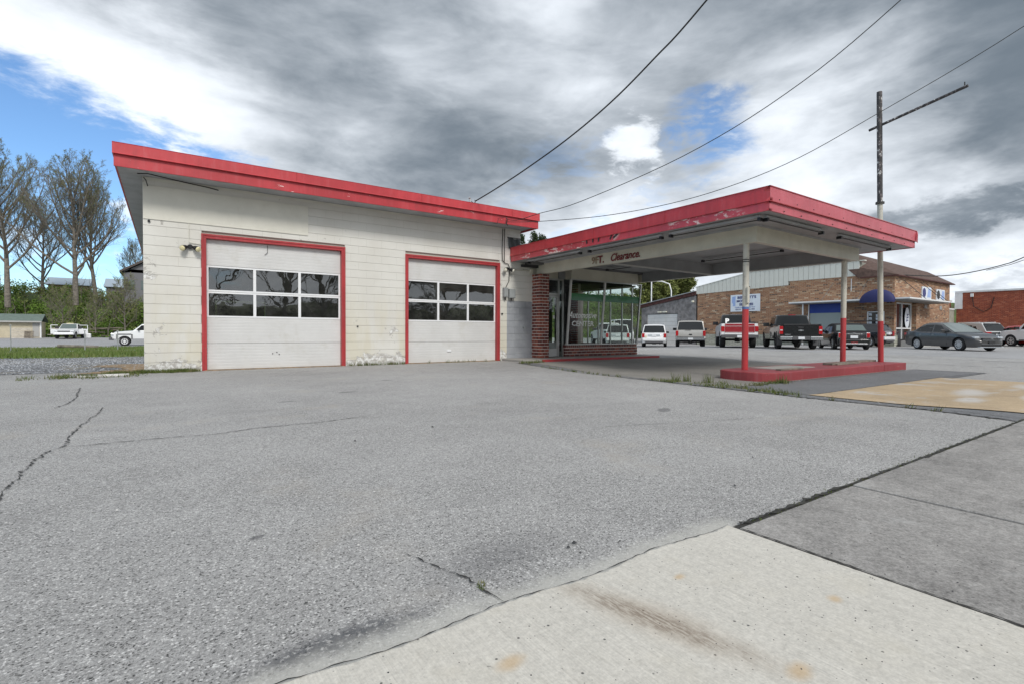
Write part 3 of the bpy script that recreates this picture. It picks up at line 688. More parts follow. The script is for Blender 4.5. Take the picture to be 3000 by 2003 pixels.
MB().box(GX0 + .21, GX1 - .21, G + .21, 27.79, -.02, .03).build('floor', 'interior_dark', gar)
MB().box(GX0 + .21, GX1 - .21, G + .21, 27.79, 3.9, 3.975).build('ceiling', 'interior_grey', gar)
mb = MB(); mb.box(.4, 1.4, 20, 20.6, .9, .96); mb.box(.4, 1.4, 20, 20.6, 1.5, 1.56); mb.box(6.9, 8.4, 15.0, 15.5, 1.4, 1.44); mb.box(6.9, 8.4, 15.0, 15.5, 1.9, 1.94); mb.box(6.9, 6.96, 15, 15.5, .03, 2.2); mb.box(8.34, 8.4, 15, 15.5, .03, 2.2)
mb.build('shelf', 'shelf_grey', gar)
# painted blocks, laid in 20 cm courses
PLY = (-.383, 2.80, 3.127, 3.818)
blk_y = G + .045 - .045 / 2
for row in range(20):
    z0 = row * .2; z1 = z0 + .2; zc = z0 + .1
    segs = [(GX0, GX1 if row >= 15 else 9.48)]
    for (a, b_, zt) in (D1, D2):
        if z0 < zt - .05:
            ns = []
            for (s0, s1) in segs:
                if s0 < a < s1: ns += [(s0, a), (b_, s1)]
                else: ns.append((s0, s1))
            segs = ns
    top_cut = {}
    for (s0, s1) in segs:
        x = s0; first = True
        k0 = math.floor((s0 - GX0 + (.2 if row % 2 else 0)) / .4)
        while x < s1 - .01:
            nxt = GX0 - (.2 if row % 2 else 0) + (k0 + 1) * .4; k0 += 1
            if row < 9 and x < 8.52 < nxt - .02: nxt = 8.53; k0 -= 1
            nxt = min(nxt, s1)
            if nxt - x < .03:
                if nxt >= s1: break
                continue
            xa, xb = x, nxt; x = nxt
            zz0, zz1 = z0 + .0017, z1 - .0017
            for (a, b_, zt) in (D1, D2):
                if xb > a + .01 and xa < b_ - .01 and zz0 < zt: zz0 = zt + .002
            if zz1 - zz0 < .02: continue
            gp = xa > 8.52 and z0 < 1.75
            me = piece('block', 'grey_patch' if gp else 'cream_block', xb - xa - (.002 if gp else .0008), .045, zz1 - zz0, .0042 if gp else .0036)
            inst(me, 'block', gar, ((xa + xb) / 2, blk_y + xr(.0004), (zz0 + zz1) / 2))
MB().box(PLY[0], PLY[1], G - .018, G - .001, PLY[2], PLY[3]).build('plywood_panel', 'plywood_cream', gar, bevel=.003)
MB().box(GX0, GX1, G - .012, G - .0005, 3.925, 3.975).build('trim_board', 'plywood_cream', gar)
MB().box(9.482, 9.82, G + .002, G + .045, 2.66, 2.99).box(9.035, 9.475, G + .05, G + .2, 0, 2.99).build('wall_end', 'mortar_cream', gar)
# black plastic over the high window at the right end
mb = MB(); N_ = 7
for i in range(N_ + 1):
    for j in range(4):
        mb.v.append((8.55 + .47 * i / N_ + .03 * (j == 0) + xr(.008), G - .02 - .02 * math.sin(i * 2.1 + j), 3.38 + .32 * j / 3 + xr(.012)))
mb.f = [(i * 4 + j, (i + 1) * 4 + j, (i + 1) * 4 + j + 1, i * 4 + j + 1) for i in range(N_) for j in range(3)]; mb.mi = [0] * len(mb.f)
mb.build('window_cover', 'black_plastic', gar, smooth=50)
MB().box(8.53, 9.04, G - .025, G - .002, 3.705, 3.725).build('window_frame', 'trim_black', gar)
# roof, soffit, two tier fascia
F0, F1, FY, FB = -.815, 9.198, 12.0, 28.6
MB().box(F0 + .05, F1 - .05, FY + .08, FB, 3.985, 4.12).build('soffit', 'soffit_grey', gar)
MB().box(F0 + .05, F1 - .05, FY + .05, FB, 4.121, 4.35).build('roof', 'roofing', gar)
mb = MB(); mb.box(F0 + .015, F1 - .015, FY + .045, FY + .079, 3.934, 4.155); mb.box(F0 + .015, F0 + .049, FY + .08, FB, 3.984, 4.155); mb.box(F1 - .049, F1 - .015, FY + .08, FB, 3.934, 4.155)
mb.build('lower_fascia', 'red_board', gar, bevel=.003)
mb = MB(); z = ((.0, 4.155), (.004, 4.150), (.010, 4.365), (.045, 4.368), (.045, 4.155))
mb.prism([(FY - .012, 4.158), (FY - .002, 4.175), (FY - .002, 4.355), (FY - .008, 4.37), (FY + .10, 4.375), (FY + .049, 4.158)], 'x', F0 - .004, F1 + .004)
mb.box(F0 - .004, F0 + .049, FY + .0491, FB, 4.158, 4.372); mb.box(F1 - .049, F1 + .004, FY + .0491, FB, 4.158, 4.372)
mb.build('upper_fascia', 'red_metal', gar)
for xx in (2.4, 5.4, 8.2): MB().box(xx, xx + .006, FY - .0135, FY - .0025, 4.16, 4.372).build('fascia_seam', 'red_frame', gar)
# overhead doors
def overhead(x0, x1, zt, broken=False):
    fw = .085
    mb = MB(); yb = G - .012
    mb.box(x0, x0 + fw, yb, G + .14, 0, zt - fw); mb.box(x1 - fw, x1, yb, G + .14, 0, zt - fw); mb.box(x0, x1, yb, G + .14, zt - fw, zt)
    mb.box(x0 - .01, x0 + .03, yb - .012, yb - .0005, 0, zt + .01); mb.box(x1 - .03, x1 + .01, yb - .012, yb - .0005, 0, zt + .01); mb.box(x0 + .03, x1 - .03, yb - .012, yb - .0005, zt - .03, zt + .01)
    mb.build('door_frame', 'red_frame', gar, bevel=.004)
    MB().box(x0, x1, G - .02, G + .15, -.02, .012).build('threshold', 'soil_brown', gar)
    a, b_ = x0 + fw + .002, x1 - fw - .002; y0 = G + .10; h_ = (zt - fw - .012) / 5
    door = MB().box(a, b_, y0 + .046, y0 + .05, .012, .03).build('overhead_door', 'trim_black', gar)
    for k in (0, 1, 4):
        z0 = .014 + k * h_; z1 = z0 + h_ - .006
        mb = MB(); n = 8; hh = (z1 - z0) / n; prof = []
        for q in range(n): prof += [(y0, z0 + q * hh + .006), (y0, z0 + (q + 1) * hh - .006), (y0 + .003, z0 + (q + 1) * hh)]
        prof = [(y0 + .004, z0)] + prof + [(y0 + .045, z1), (y0 + .045, z0)]
        mb.prism(prof, 'x', a, b_); mb.build('door_panel', 'door_white', door)
    for k in (2, 3):
        z0 = .014 + k * h_; z1 = z0 + h_ - .006; mb = MB(); pw = (b_ - a) / 3
        st_, rl = .05, .052
        mb.box(a, b_, y0, y0 + .045, z0, z0 + rl * .7); mb.box(a, b_, y0, y0 + .045, z1 - rl * .7, z1)
        edges = [a, a + .97 * pw + .02, a + 2 * pw, b_]
        for q, xe in enumerate(edges):
            w0 = .03
            xe0 = xe - w0 if 0 < q < 3 else (xe if q == 0 else xe - 1.4 * w0); xe1 = xe + w0 if 0 < q < 3 else (xe + 1.4 * w0 if q == 0 else xe)
            mb.box(xe0, xe1, y0, y0 + .045, z0 + rl * .7, z1 - rl * .7)
        mb.build('window_frame', 'frame_white', door, bevel=.003)
        for q in range(3):
            xa = edges[q] + .03; xb = edges[q + 1] - .03
            inst(piece('pane', 'door_glass', xb - xa, .004, z1 - z0 - rl * 1.4, 0), 'pane', door, ((xa + xb) / 2, y0 + .022, (z0 + z1) / 2), (xr(.004), 0, xr(.004)))
    mb = MB()
    if broken:
        mb.box(6.55, 6.68, y0 - .025, y0 - .001, .30, .36); mb.build('door_handle', 'frame_white', door, bevel=.004)
    else:
        for (q, z) in ((2.02, .33), (2.11, .36), (2.16, .31)): mb.box(q, q + .022, y0 - .012, y0 - .001, z, z + .02)
        mb.build('door_handle', 'trim_black', door)
        MB().tube([(1.93, y0 - .02, 2.82), (1.93, y0 - .02, 2.66), (1.90, y0 - .02, 2.62), (1.87, y0 - .02, 2.60)], .006, 5).build('pull_cord', 'cable_grey', door)
overhead(*D1); overhead(*D2, broken=True)

# ------------------------------------------------------------------ showroom
shw = thing('showroom', 'glass fronted office of the garage with brick pillar and low brick wall under the canopy', 'shop', (9.5, 12.6, 0))
MB().box(8.35, 14.1, 11.60, 12.735, -.05, .068).build('walk', 'walk_concrete', shw, bevel=.012)
MB().box(9.0, 14.14, 11.565, 11.599, -.05, .071).build('walk_edge', 'red_frame', shw, bevel=.006)
MB().box(9.5, 14.25, 12.80, 17.4, -.02, .05).build('floor', 'walk_concrete', shw)
SBK = 'interior_grey'
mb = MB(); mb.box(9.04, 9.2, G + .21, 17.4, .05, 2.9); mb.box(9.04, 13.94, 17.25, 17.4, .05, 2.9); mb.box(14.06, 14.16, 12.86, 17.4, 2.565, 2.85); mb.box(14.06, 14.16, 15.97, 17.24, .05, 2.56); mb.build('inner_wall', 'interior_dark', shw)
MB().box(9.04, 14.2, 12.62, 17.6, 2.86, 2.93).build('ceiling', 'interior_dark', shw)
MB().box(9.2, 14.26, 12.35, 17.65, 2.935, 3.3).build('roof', 'roofing', shw)
# brick work
def bricks(parent, x0, x1, yf, z0, z1, facing='s', off0=0, bl=.196, bh=.071, j=.022, dep=.09, soldier=False):
    row = 0; z = z0
    while z < z1 - bh * .5:
        hh = min(bh, z1 - z); o_ = (bl + .014) / 2 if (row + off0) % 2 else 0; x = x0 - o_
        while x < x1 - .012:
            a = max(x, x0); b_ = min(x + bl, x1); x += bl + .014
            if b_ - a < .025: continue
            me = piece('brick', 'red_brick_%d' % RNG.integers(0, 4), b_ - a, dep, hh, .004)
            if facing == 's': inst(me, 'brick', parent, ((a + b_) / 2, yf + dep / 2 + xr(.002), z + hh / 2))
            elif facing == 'w': inst(me, 'brick', parent, (yf + dep / 2 + xr(.002), (a + b_) / 2, z + hh / 2), (0, 0, R(-90)))
        z += bh + j; row += 1
PX0, PX1, PYF = 9.47, 9.83, 12.32
MB().box(PX0 + .008, PX1 - .012, PYF + .008, 12.78, .07, 2.648).build('pillar_core', 'mortar_pink', shw)
pil = bpy.data.objects[shw.children[-1].name]
bricks(shw, PX0, PX1, PYF, .072, 2.645); bricks(shw, PYF + .092, 12.735, PX0, .072, 2.645, 'w', 1)
KX0, KX1, KY = 10.78, 14.22, 12.65
MB().box(KX0 + .008, KX1 - .01, KY + .008, 12.79, .07, .445).build('kneewall_core', 'mortar_pink', shw)
bricks(shw, KX0, KX1, KY, .072, .355)
x = KX0
while x < KX1 - .05:
    me = piece('brick', 'red_brick_%d' % RNG.integers(0, 4), .060, .12, .082, .004); inst(me, 'brick', shw, (x + .03, KY + .058, .361 + .041)); x += .083
# side kneewall + back pillar on the east side
MB().box(14.06, 14.2, 12.80, 17.3, .05, .445).build('side_kneewall', 'mortar_pink', shw)
mbk = MB().box(13.9, 14.21, 15.55, 15.95, .05, 2.85).build('back_pillar', 'mortar_pink', shw)
bricks(shw, 15.53, 15.97, 13.81, .06, 2.8, 'w')
for q in (12.8, 13.3, 13.9, 14.55, 15.15): MB().box(14.1, 14.15, q, q + .045, .446, 2.55).build('mullion', 'aluminium', shw)
MB().box(14.08, 14.17, 12.7, 15.5, 2.50, 2.56).build('window_rail', 'mullion_white', shw)
mb = MB(); mb.box(14.118, 14.124, 12.85, 15.5, .46, 2.5); mb.build('side_window', 'shop_glass', shw)
# slanted shop window: foot at y=12.66, head leans out to 12.45
YB_, YT_, ZB_, ZT_ = 12.665, 12.47, .455, 2.585
def slant(z, o_=0): return YB_ + (YT_ - YB_) * (z - ZB_) / (ZT_ - ZB_) + o_
def slantbar(x0, x1, o0, o1, name, m_):
    MB().prism([(slant(ZB_, o0), ZB_), (slant(ZB_, o1), ZB_), (slant(ZT_, o1), ZT_), (slant(ZT_, o0), ZT_)], 'x', x0, x1).build(name, m_, shw)
for (a, b_, m_) in ((10.83, 10.885, 'mullion_white'), (12.36, 12.42, 'mullion_white'), (14.16, 14.215, 'aluminium')): slantbar(a, b_, -.03, .03, 'mullion', m_)
MB().box(10.80, 14.22, YB_ - .06, YB_ + .05, .445, .475).build('sill', 'mullion_white', shw)
MB().box(10.83, 14.22, YT_ - .03, YT_ + .03, 2.555, 2.59).build('head_rail', 'aluminium', shw)
for (a, b_) in ((10.885, 12.36), (12.42, 14.16)):
    gp_ = MB().quad((a, slant(.475), .475), (b_, slant(.475), .475), (b_, slant(2.555), 2.555), (a, slant(2.555), 2.555)).build('shop_window', 'shop_glass', shw)
    MB().prism([(slant(1.90, .012), 1.90), (slant(1.90, .018), 1.90), (slant(2.13, .018), 2.13), (slant(2.13, .012), 2.13)], 'x', a, b_).build('green_band', 'green_band', shw)
# left return glass and door with transom
MB().quad((10.85, 12.68, .46), (10.85, 12.84, .46), (10.85, 12.84, 2.58), (10.85, YT_ + .02, 2.58)).build('return_glass', 'shop_glass', shw)
DYF = 12.84
mb = MB()
for (a, b_) in ((9.83, 9.87), (10.60, 10.655), (10.79, 10.83)): mb.box(a, b_, DYF - .03, DYF + .03, .07, 2.60)
mb.box(9.87, 10.79, DYF - .03, DYF + .03, 2.545, 2.60); mb.box(9.87, 10.60, DYF - .03, DYF + .03, 2.06, 2.115)
mb.build('entry_frame', 'aluminium', shw, bevel=.003)
mb = MB(); mb.box(9.875, 9.925, DYF - .02, DYF + .02, .075, 2.05); mb.box(10.545, 10.595, DYF - .02, DYF + .02, .075, 2.05); mb.box(9.925, 10.545, DYF - .02, DYF + .02, .075, .33); mb.box(9.925, 10.545, DYF - .02, DYF + .02, 1.99, 2.05)
dr = mb.build('entry_door', 'aluminium', shw, bevel=.003)
MB().box(9.925, 10.545, DYF - .003, DYF + .003, .33, 1.99).build('door_glass', 'shop_glass', dr)
MB().tube([(10.57, DYF - .025, .95), (10.57, DYF - .06, .98), (10.57, DYF - .06, 1.20), (10.57, DYF - .025, 1.23)], .009, 6).build('door_handle', 'aluminium', dr)
MB().box(10.40, 10.47, DYF - .008, DYF - .004, 1.30, 1.40).build('notice', 'lettering_white', dr)
MB().box(9.87, 10.60, DYF - .003, DYF + .003, 2.115, 2.545).build('transom_glass', 'shop_glass', shw)
MB().box(10.655, 10.79, DYF - .003, DYF + .003, .07, 2.545).build('sidelight_glass', 'shop_glass', shw)
text('332', .115, (10.0, DYF - .006, 2.20), FACE_S, 'lettering_white', shw, 'house_number', off=.002)
# cream fascia over door and window
MB().box(9.84, 10.58, 12.80, 12.85, 2.602, 2.96).build('door_header', 'beam_cream', shw)
MB().box(10.581, 10.84, 12.74, 12.85, 2.602, 2.96).build('header_block', 'soffit_dark', shw)
MB().prism([(12.43, 2.592), (12.80, 2.592), (12.80, 2.96), (12.43, 2.96)], 'x', 10.84, 13.99).build('window_header', 'beam_cream', shw)
# lettering on the window
rotS = (R(90) + math.atan((YB_ - YT_) / (ZT_ - ZB_)), 0, 0)
text('Automotive', .285, (11.46, slant(1.33, -.006), 1.33), rotS, 'lettering_white', shw, shear=.35, off=.006, sx=.90)
text('CENTER', .235, (11.50, slant(1.065, -.006), 1.065), rotS, 'lettering_white', shw, off=.0055, sx=1.14)
# inside: shelves, counter
def shelfunit(x0, x1, y0, y1, zt, n):
    t_ = thing('shelf_unit', '', 'shelf', (x0, y0, .05))
    mb = MB(); [mb.box(a, a + .03, y0, y1, .05, zt) for a in (x0, x1 - .03)]; mb.build('upright', 'shelf_grey', t_)
    for k in range(n): z = .25 + (zt - .3) * k / (n - 1); MB().box(x0 + .03, x1 - .03, y0, y1, z, z + .03).build('shelf', 'shelf_grey', t_)
    return t_
su = shelfunit(9.3, 10.9, 14.9, 15.3, 2.0, 5); su['label'] = 'grey metal shelf rack standing inside the showroom behind the entry door'
su = shelfunit(11.0, 12.0, 16.2, 16.6, 1.4, 4); su['label'] = 'lower grey shelf rack at the back behind the window lettering'
ct = tag(MB().box(9.9, 11.5, 13.9, 14.4, .05, .45).box(9.85, 11.55, 13.85, 14.45, .451, .49).build('counter', 'shelf_grey', bevel=.01), 'low grey counter on the showroom floor behind the glass', 'counter')

# ------------------------------------------------------------------ canopy
can = thing('canopy', 'flat drive-through canopy with worn red fascia and cream beams on two posts', 'canopy', (9.64, 5.5, 0))
CX0, CX1, CY0 = 8.63, 15.44, 4.72; CZB, CZM, CZT = 2.987, 3.143, 3.392
MB().box(CX0 + .05, CX1 - .05, CY0 + .05, 12.33, 3.0, 3.05).build('soffit', 'soffit_grey', can)
MB().box(9.21, CX1 - .05, 12.331, 12.345, 3.0, 3.05).build('soffit_edge', 'soffit_grey', can)
MB().box(CX0 + .05, 9.19, 12.331, 12.73, 3.0, 3.05).build('soffit_return', 'soffit_grey', can)
MB().box(14.27, CX1 - .05, 12.35, 14.2, 3.0, 3.05).build('rear_soffit', 'soffit_grey', can)
MB().box(CX0 + .05, CX1 - .05, CY0 + .05, 12.34, 3.051, 3.37).build('roof', 'roofing', can)
MB().box(CX0 + .05, 9.19, 12.342, 12.73, 3.051, 3.36).build('roof_return', 'roofing', can)
def dented(name, m_, x0, x1, axis_, at_, z0, z1, out, amp, step=.12, thick=.03):
    mb = MB(); n = max(2, int((x1 - x0) / step)); rows = 4
    for i in range(n + 1):
        u = x0 + (x1 - x0) * i / n
        for j in range(rows):
            z = z0 + (z1 - z0) * j / (rows - 1)
            o_ = at_ + out * (amp * (math.sin(u * 2.3 + j) * .5 + RNG.normal(0, .45)) * (0 if j == rows - 1 else 1) )
            mb.v.append((u, o_, z) if axis_ == 'x' else (o_, u, z))
    for i in range(n):
        for j in range(rows - 1):
            q = (i * rows + j, (i + 1) * rows + j, (i + 1) * rows + j + 1, i * rows + j + 1)
            mb.f.append(q if axis_ == 'x' else q[::-1]); mb.mi.append(0)
    k = len(mb.v); inn = at_ - out * thick
    for u in (x0, x1):
        for z in (z0, z1): mb.v.append((u, inn, z) if axis_ == 'x' else (inn, u, z))
    mb.f += [(0, k, k + 2, n * rows), (rows - 1, n * rows + rows - 1, k + 3, k + 1), (k, k + 1, k + 3, k + 2)]; mb.mi += [0] * 3
    return mb.build(name, m_, can, smooth=40)
dented('upper_fascia', 'red_metal', CY0 + .0, 12.72, 'y', CX0, CZM, CZT, -1, .0015)
for q in (6.95, 9.1, 11.0): MB().box(CX0 - .006, CX0 + .01, q, q + .008, CZM + .002, CZT + .002).build('fascia_seam', 'red_frame', can)
MB().box(CX0 - .012, CX0 + .03, CY0 - .01, 12.72, CZT, CZT + .014).build('roof_edge', 'red_frame', can)
MB().box(CX0 - .012, CX1 + .01, CY0 - .012, CY0 + .03, CZT, CZT + .014).build('roof_edge', 'red_frame', can)
lf = dented('lower_fascia', 'red_worn', CY0 + .03, 12.72, 'y', CX0 + .022, CZB, CZM - .004, -1, .005, .09); MB().box(CX0 - .014, CX0 + .02, CY0 - .014, 12.72, CZM - .006, CZM + .004).box(CX0 + .021, CX1 + .004, CY0 - .016, CY0 + .02, CZM - .006, CZM + .004).build('drip_edge', 'red_frame', can); lf['label'] = 'lower fascia board with scuffed and peeling red paint'
for (yy, w_, a_) in ((9.35, .09, 0), (9.13, .08, .1), (8.93, .10, .2), (8.52, .12, .5), (8.38, .16, 1.1)):
    M_ = Matrix.Translation((CX0 + .008, yy, 3.095)) @ Matrix.Rotation(a_, 4, 'X'); MB().box(-.004, .004, -.018, .018, -w_ / 2, w_ / 2, M_).build('fascia_tear', 'trim_black', can)
dented('upper_fascia', 'red_faded', CX0 + .0, CX1, 'x', CY0, CZM, CZT, -1, .004)
dented('lower_fascia', 'red_faded', CX0 + .02, CX1 - .04, 'x', CY0 + .022, CZB - .004, CZM - .003, -1, .004)
mb = MB(); mb.v = [(CX1 - .02, CY0 - .004, CZT + .02), (CX1 + .05, CY0 - .012, CZT - .02), (CX1 + .07, CY0 - .006, CZM - .03), (CX1 - .10, CY0 - .01, CZM + .0), (CX1 - .06, CY0 - .05, CZM + .13)]
mb.f = [(0, 4, 1), (1, 4, 2), (2, 4, 3), (3, 4, 0)]; mb.mi = [0] * 4; mb.build('bent_corner', 'red_faded', can)
MB().box(CX1 - .05, CX1, CY0 + .03, 14.2, CZB, CZT).build('side_fascia', 'red_faded', can)
for u in np.arange(CX0 + .3, CX1, .62): MB().box(u, u + .016, CY0 - .008, CY0 + .0, CZM + .05, CZM + .066).build('rivet', 'trim_black', can); MB().box(u + .2, u + .216, CY0 + .008, CY0 + .022, CZB + .03, CZB + .046).build('rivet', 'trim_black', can)
BX0, BX1, BY0, BZ, BT = 9.64, 14.29, 5.53, 2.66, 2.999
bt = .13
for nm, bb, m_ in (('beam', (BX0, BX0 + bt, BY0, 12.735), 'beam_cream'), ('beam', (BX0 + bt + .001, BX1 - bt - .001, BY0, BY0 + bt), 'beam_cream'), ('beam', (BX1 - bt, BX1, BY0, 14.2), 'beam_cream'),
                   ('cross_beam', (BX0 + bt + .001, BX1 - bt - .001, 9.55, 9.68), 'soffit_dark')):
    MB().box(*bb, BZ, BT).build(nm, m_, can, bevel=.004)
# grey inner linings, pale lower lips
MB().box(BX0 + bt + .001, BX0 + bt + .012, BY0 + bt + .002, 12.30, BZ + .03, BT).build('beam_lining', 'soffit_dark', can)
MB().box(BX1 - bt - .012, BX1 - bt - .001, BY0 + bt + .002, 9.54, BZ + .0, BT).build('beam_lining', 'soffit_dark', can)
MB().box(BX1 - bt - .012, BX1 - bt - .001, 9.69, 12.4, BZ + .0, BT).build('beam_lining', 'soffit_dark', can)
MB().box(BX0 + bt + .013, BX1 - bt - .013, 9.535, 9.549, BZ - .012, BZ + .03).build('beam_lip', 'lip_grey', can)
MB().box(BX1 - bt - .03, BX1 - bt - .013, BY0 + bt + .002, 9.53, BZ - .012, BZ + .02).build('beam_lip', 'lip_grey', can)
MB().box(BX0 - .012, BX0 - .001, BY0 - .012, 12.30, BZ - .004, BZ + .022).build('beam_lip', 'beam_cream', can)
MB().box(BX0 - .001, BX1 + .01, BY0 - .012, BY0 - .001, BZ - .004, BZ + .022).build('beam_lip', 'beam_cream', can)
MB().box(BX0 - .03, BX0 - .001, BY0 - .03, 12.30, 2.965, 2.999).build('soffit_trim', 'soffit_grey', can)
MB().box(BX0 - .001, BX1 + .03, BY0 - .03, BY0 - .001, 2.965, 2.999).build('soffit_trim', 'soffit_grey', can)
# painted height notice on the beam
text('9F', .27, (BX0 - .016, 10.08, 2.715), FACE_W, 'lettering_tan', can, off=.005, sx=1.05)
text('T.', .27, (BX0 - .016, 9.85, 2.715), FACE_W, 'lettering_maroon', can, off=.008, sx=1.05)
text('Clearance.', .27, (BX0 - .016, 9.01, 2.715), FACE_W, 'lettering_maroon', can, shear=.35, off=.006, sx=.88)
# post bodies
def post(x, y, zt, zb, parent, blue=False, split=1.13, r_=.06):
    c = MB().tube([(x, y, split), (x, y, zt)], r_, 20).build('post', 'pole_cream', parent, smooth=40)
    MB().tube([(x, y, zb), (x, y, split)], r_ + .002, 20).build('post_foot', 'red_frame' if blue is None else 'red_post', parent, smooth=40)
    if blue: MB().tube([(x, y, split + .001), (x, y, split + .05)], r_ + .003, 20).build('blue_ring', 'pole_blue', parent, smooth=40)
redpaint('red_post', (.44, .04, .045), (.3, .1, .1), .75, 6, rough=.35)
post(9.70, 5.78, BZ, .12, can, True, 1.33)
post(13.94, 5.72, BZ, .12, can, False, 1.235)
mb = MB(); mb.box(9.63, 9.70, 5.69, 5.725, 1.45, 1.78); mb.build('junction_cover', 'pole_cream', can, bevel=.01)
mb = MB(); [mb.tube([(9.70, 5.78, z), (9.70, 5.78, z + .018)], .064, 20) for z in (2.28, 2.32)]; mb.build('strap', 'black_metal', can)
mb = MB(); mb.box(9.77, 9.79, 5.74, 5.78, 1.68, 1.80); mb.box(13.99, 14.01, 5.66, 5.70, 1.24, 1.29); mb.build('hook', 'black_metal', can)
# light fittings under the canopy
def fitting(a, b_, parent=None, label=''):
    a, b_ = Vector(a), Vector(b_); d_ = (b_ - a).normalized(); s_ = d_.cross(Vector((0, 0, 1)))
    t_ = thing('light_fitting', label, 'light', a, 0, 'tube light fittings under the canopy')
    M_ = Matrix((( *(d_.x, s_.x, 0), a.x), (*(d_.y, s_.y, 0), a.y), (*(0, 0, 1), a.z), (0, 0, 0, 1)))
    L_ = (b_ - a).length
    MB().box(0, L_, -.035, .035, .03, .075, M_).build('housing', 'soffit_grey', t_)
    MB().tube([a + s_ * .02, b_ + s_ * .02], .012, 6).build('tube_holder', 'dark_metal', t_)
    [MB().box(q, q + .05, -.05, .05, -.03, .03, M_).build('socket', 'black_metal', t_) for q in (0, L_ - .05)]
    return t_
fitting((8.86, 5.0, 2.90), (8.86, 7.0, 2.90), label='tube light at the outer left corner under the canopy overhang')
fitting((8.86, 7.2, 2.90), (8.86, 9.5, 2.90), label='tube light halfway along the left overhang above the lettering')
fitting((8.86, 9.8, 2.90), (8.86, 12.1, 2.90), label='tube light on the left overhang nearest the garage wall')
fitting((8.95, 4.98, 2.90), (11.1, 4.98, 2.90), label='tube light under the front overhang by the canopy corner')
fitting((11.9, 5.0, 2.90), (14.6, 5.0, 2.90), label='tube light under the front overhang near the sign pole')
fitting((12.7, 6.6, 2.90), (12.7, 8.9, 2.90), label='tube light between the beams above the forecourt')
fitting((12.0, 10.2, 2.90), (12.0, 12.0, 2.90), label='tube light in the bay in front of the shop window')
# island
isl = thing('pump_island', 'low red painted concrete pump island with a rounded left end', 'island', (12, 5.5, -.06))
IX0, IX1, IY0, IY1, IZT = 9.13, 15.72, 4.97, 6.15, .12
def islout(x1, x0=IX0):
    pts = [(x1, IY0), (x1, IY1)]; 
    if x0 == IX0:
        r_ = .42
        for a_ in np.linspace(90, 180, 6): pts.append((x0 + r_ + r_ * math.cos(R(a_)), IY1 - r_ + r_ * math.sin(R(a_))))
        for a_ in np.linspace(180, 270, 6): pts.append((x0 + r_ + r_ * math.cos(R(a_)), IY0 + r_ + r_ * math.sin(R(a_))))
    else: pts += [(x0, IY1), (x0, IY0)]
    return pts
MB().prism(islout(14.35), 'z', -.08, IZT).build('kerb_block', 'red_island', isl, bevel=.02, seg=3)
MB().prism(islout(IX1, 14.365), 'z', -.08, IZT).build('kerb_block', 'red_island', isl, bevel=.015, seg=3)
mb = MB(); mb.box(10.2, 11.7, 5.35, 5.95, IZT, IZT + .012); mb.build('pump_plate', 'walk_concrete', isl)
tag(MB().box(12.75, 14.15, 5.45, 5.66, IZT + .001, IZT + .05).box(12.9, 14.1, 5.40, 5.449, IZT + .001, IZT + .03).build('plank', 'wood_weathered', bevel=.004), 'weathered plank lying on the red island by the second post', 'plank')
tag(MB().box(14.5, 15.6, 5.6, 5.85, IZT + .001, IZT + .045).build('plank', 'wood_weathered', bevel=.004), 'weathered board lying behind the sign pole foot', 'plank')
tag(MB().box(10.0, 10.9, 5.2, 5.31, IZT + .001, IZT + .03).build('plank', 'wood_weathered', bevel=.004), 'flat grey board on the red island beside the nearest post', 'plank')
# sign pole
sp = thing('sign_pole', 'tall peeling steel sign pole with one long bare arm', 'pole', (15.57, 5.48, .12))
PXX, PYY = 15.57, 5.48
MB().tube([(PXX, PYY, 1.18), (PXX, PYY, 4.30)], .062, 20).build('lower_pole', 'pole_cream', sp, smooth=40)
MB().tube([(PXX, PYY, .12), (PXX, PYY, 1.18)], .064, 20).build('pole_foot', 'red_post', sp, smooth=40)
MB().tube([(PXX, PYY, 4.30), (PXX, PYY, 7.17)], .062, 16).build('upper_pole', 'pole_rust', sp, smooth=40)
mb = MB(); mb.tube([(PXX, PYY, 4.25), (PXX, PYY, 4.30)], .10, 16); mb.tube([(PXX - .15, PYY + .02, 4.27), (PXX + .15, PYY - .02, 4.29)], .028, 8); mb.build('collar', 'dark_metal', sp)
MB().tube([(PXX + .03, PYY + .25, 6.26), (PXX - .17, PYY - 1.81, 6.55)], .034, 10).build('arm', 'pole_rust', sp, smooth=40)
mb = MB(); mb.tube([(PXX - .165, PYY - 1.75, 6.56), (PXX - .165, PYY - 1.75, 6.66)], .012, 6); mb.box(PXX + .06, PXX + .12, PYY - .02, PYY + .02, 7.02, 7.20); mb.build('bracket', 'dark_metal', sp)

sp.rotation_euler = (-.013, -.019, 0)

# ------------------------------------------------------------------ fittings on the garage wall
def flood(x, z, label, m_, heads):
    t_ = thing('flood_light', label, 'light', (x, G, z), 0, 'twin flood lights on the garage wall')
    MB().tube([(x, G - .001, z), (x, G - .045, z)], .05, 12).build('mount', 'black_metal', t_)
    for s_ in heads:
        d_ = Vector((s_ * .55, -.55, -.35)).normalized(); a_ = Vector((x + s_ * .05, G - .05, z)); e_ = a_ + d_ * .13
        MB().tube([a_, a_ + d_ * .05, e_], [.02, .045, .06], 12).build('lamp_head', 'black_metal', t_)
        MB().tube([e_, e_ + d_ * .035, e_ + d_ * .05], [.055, .05, .02], 12).build('lamp', m_, t_, smooth=50)
flood(.42, 2.63, 'black twin flood light left of the big overhead door', 'lamp_yellow', (-1, 1))
flood(8.52, 2.76, 'black twin flood light with clear lamps beside the canopy', 'lamp_glass', (-1, 1))
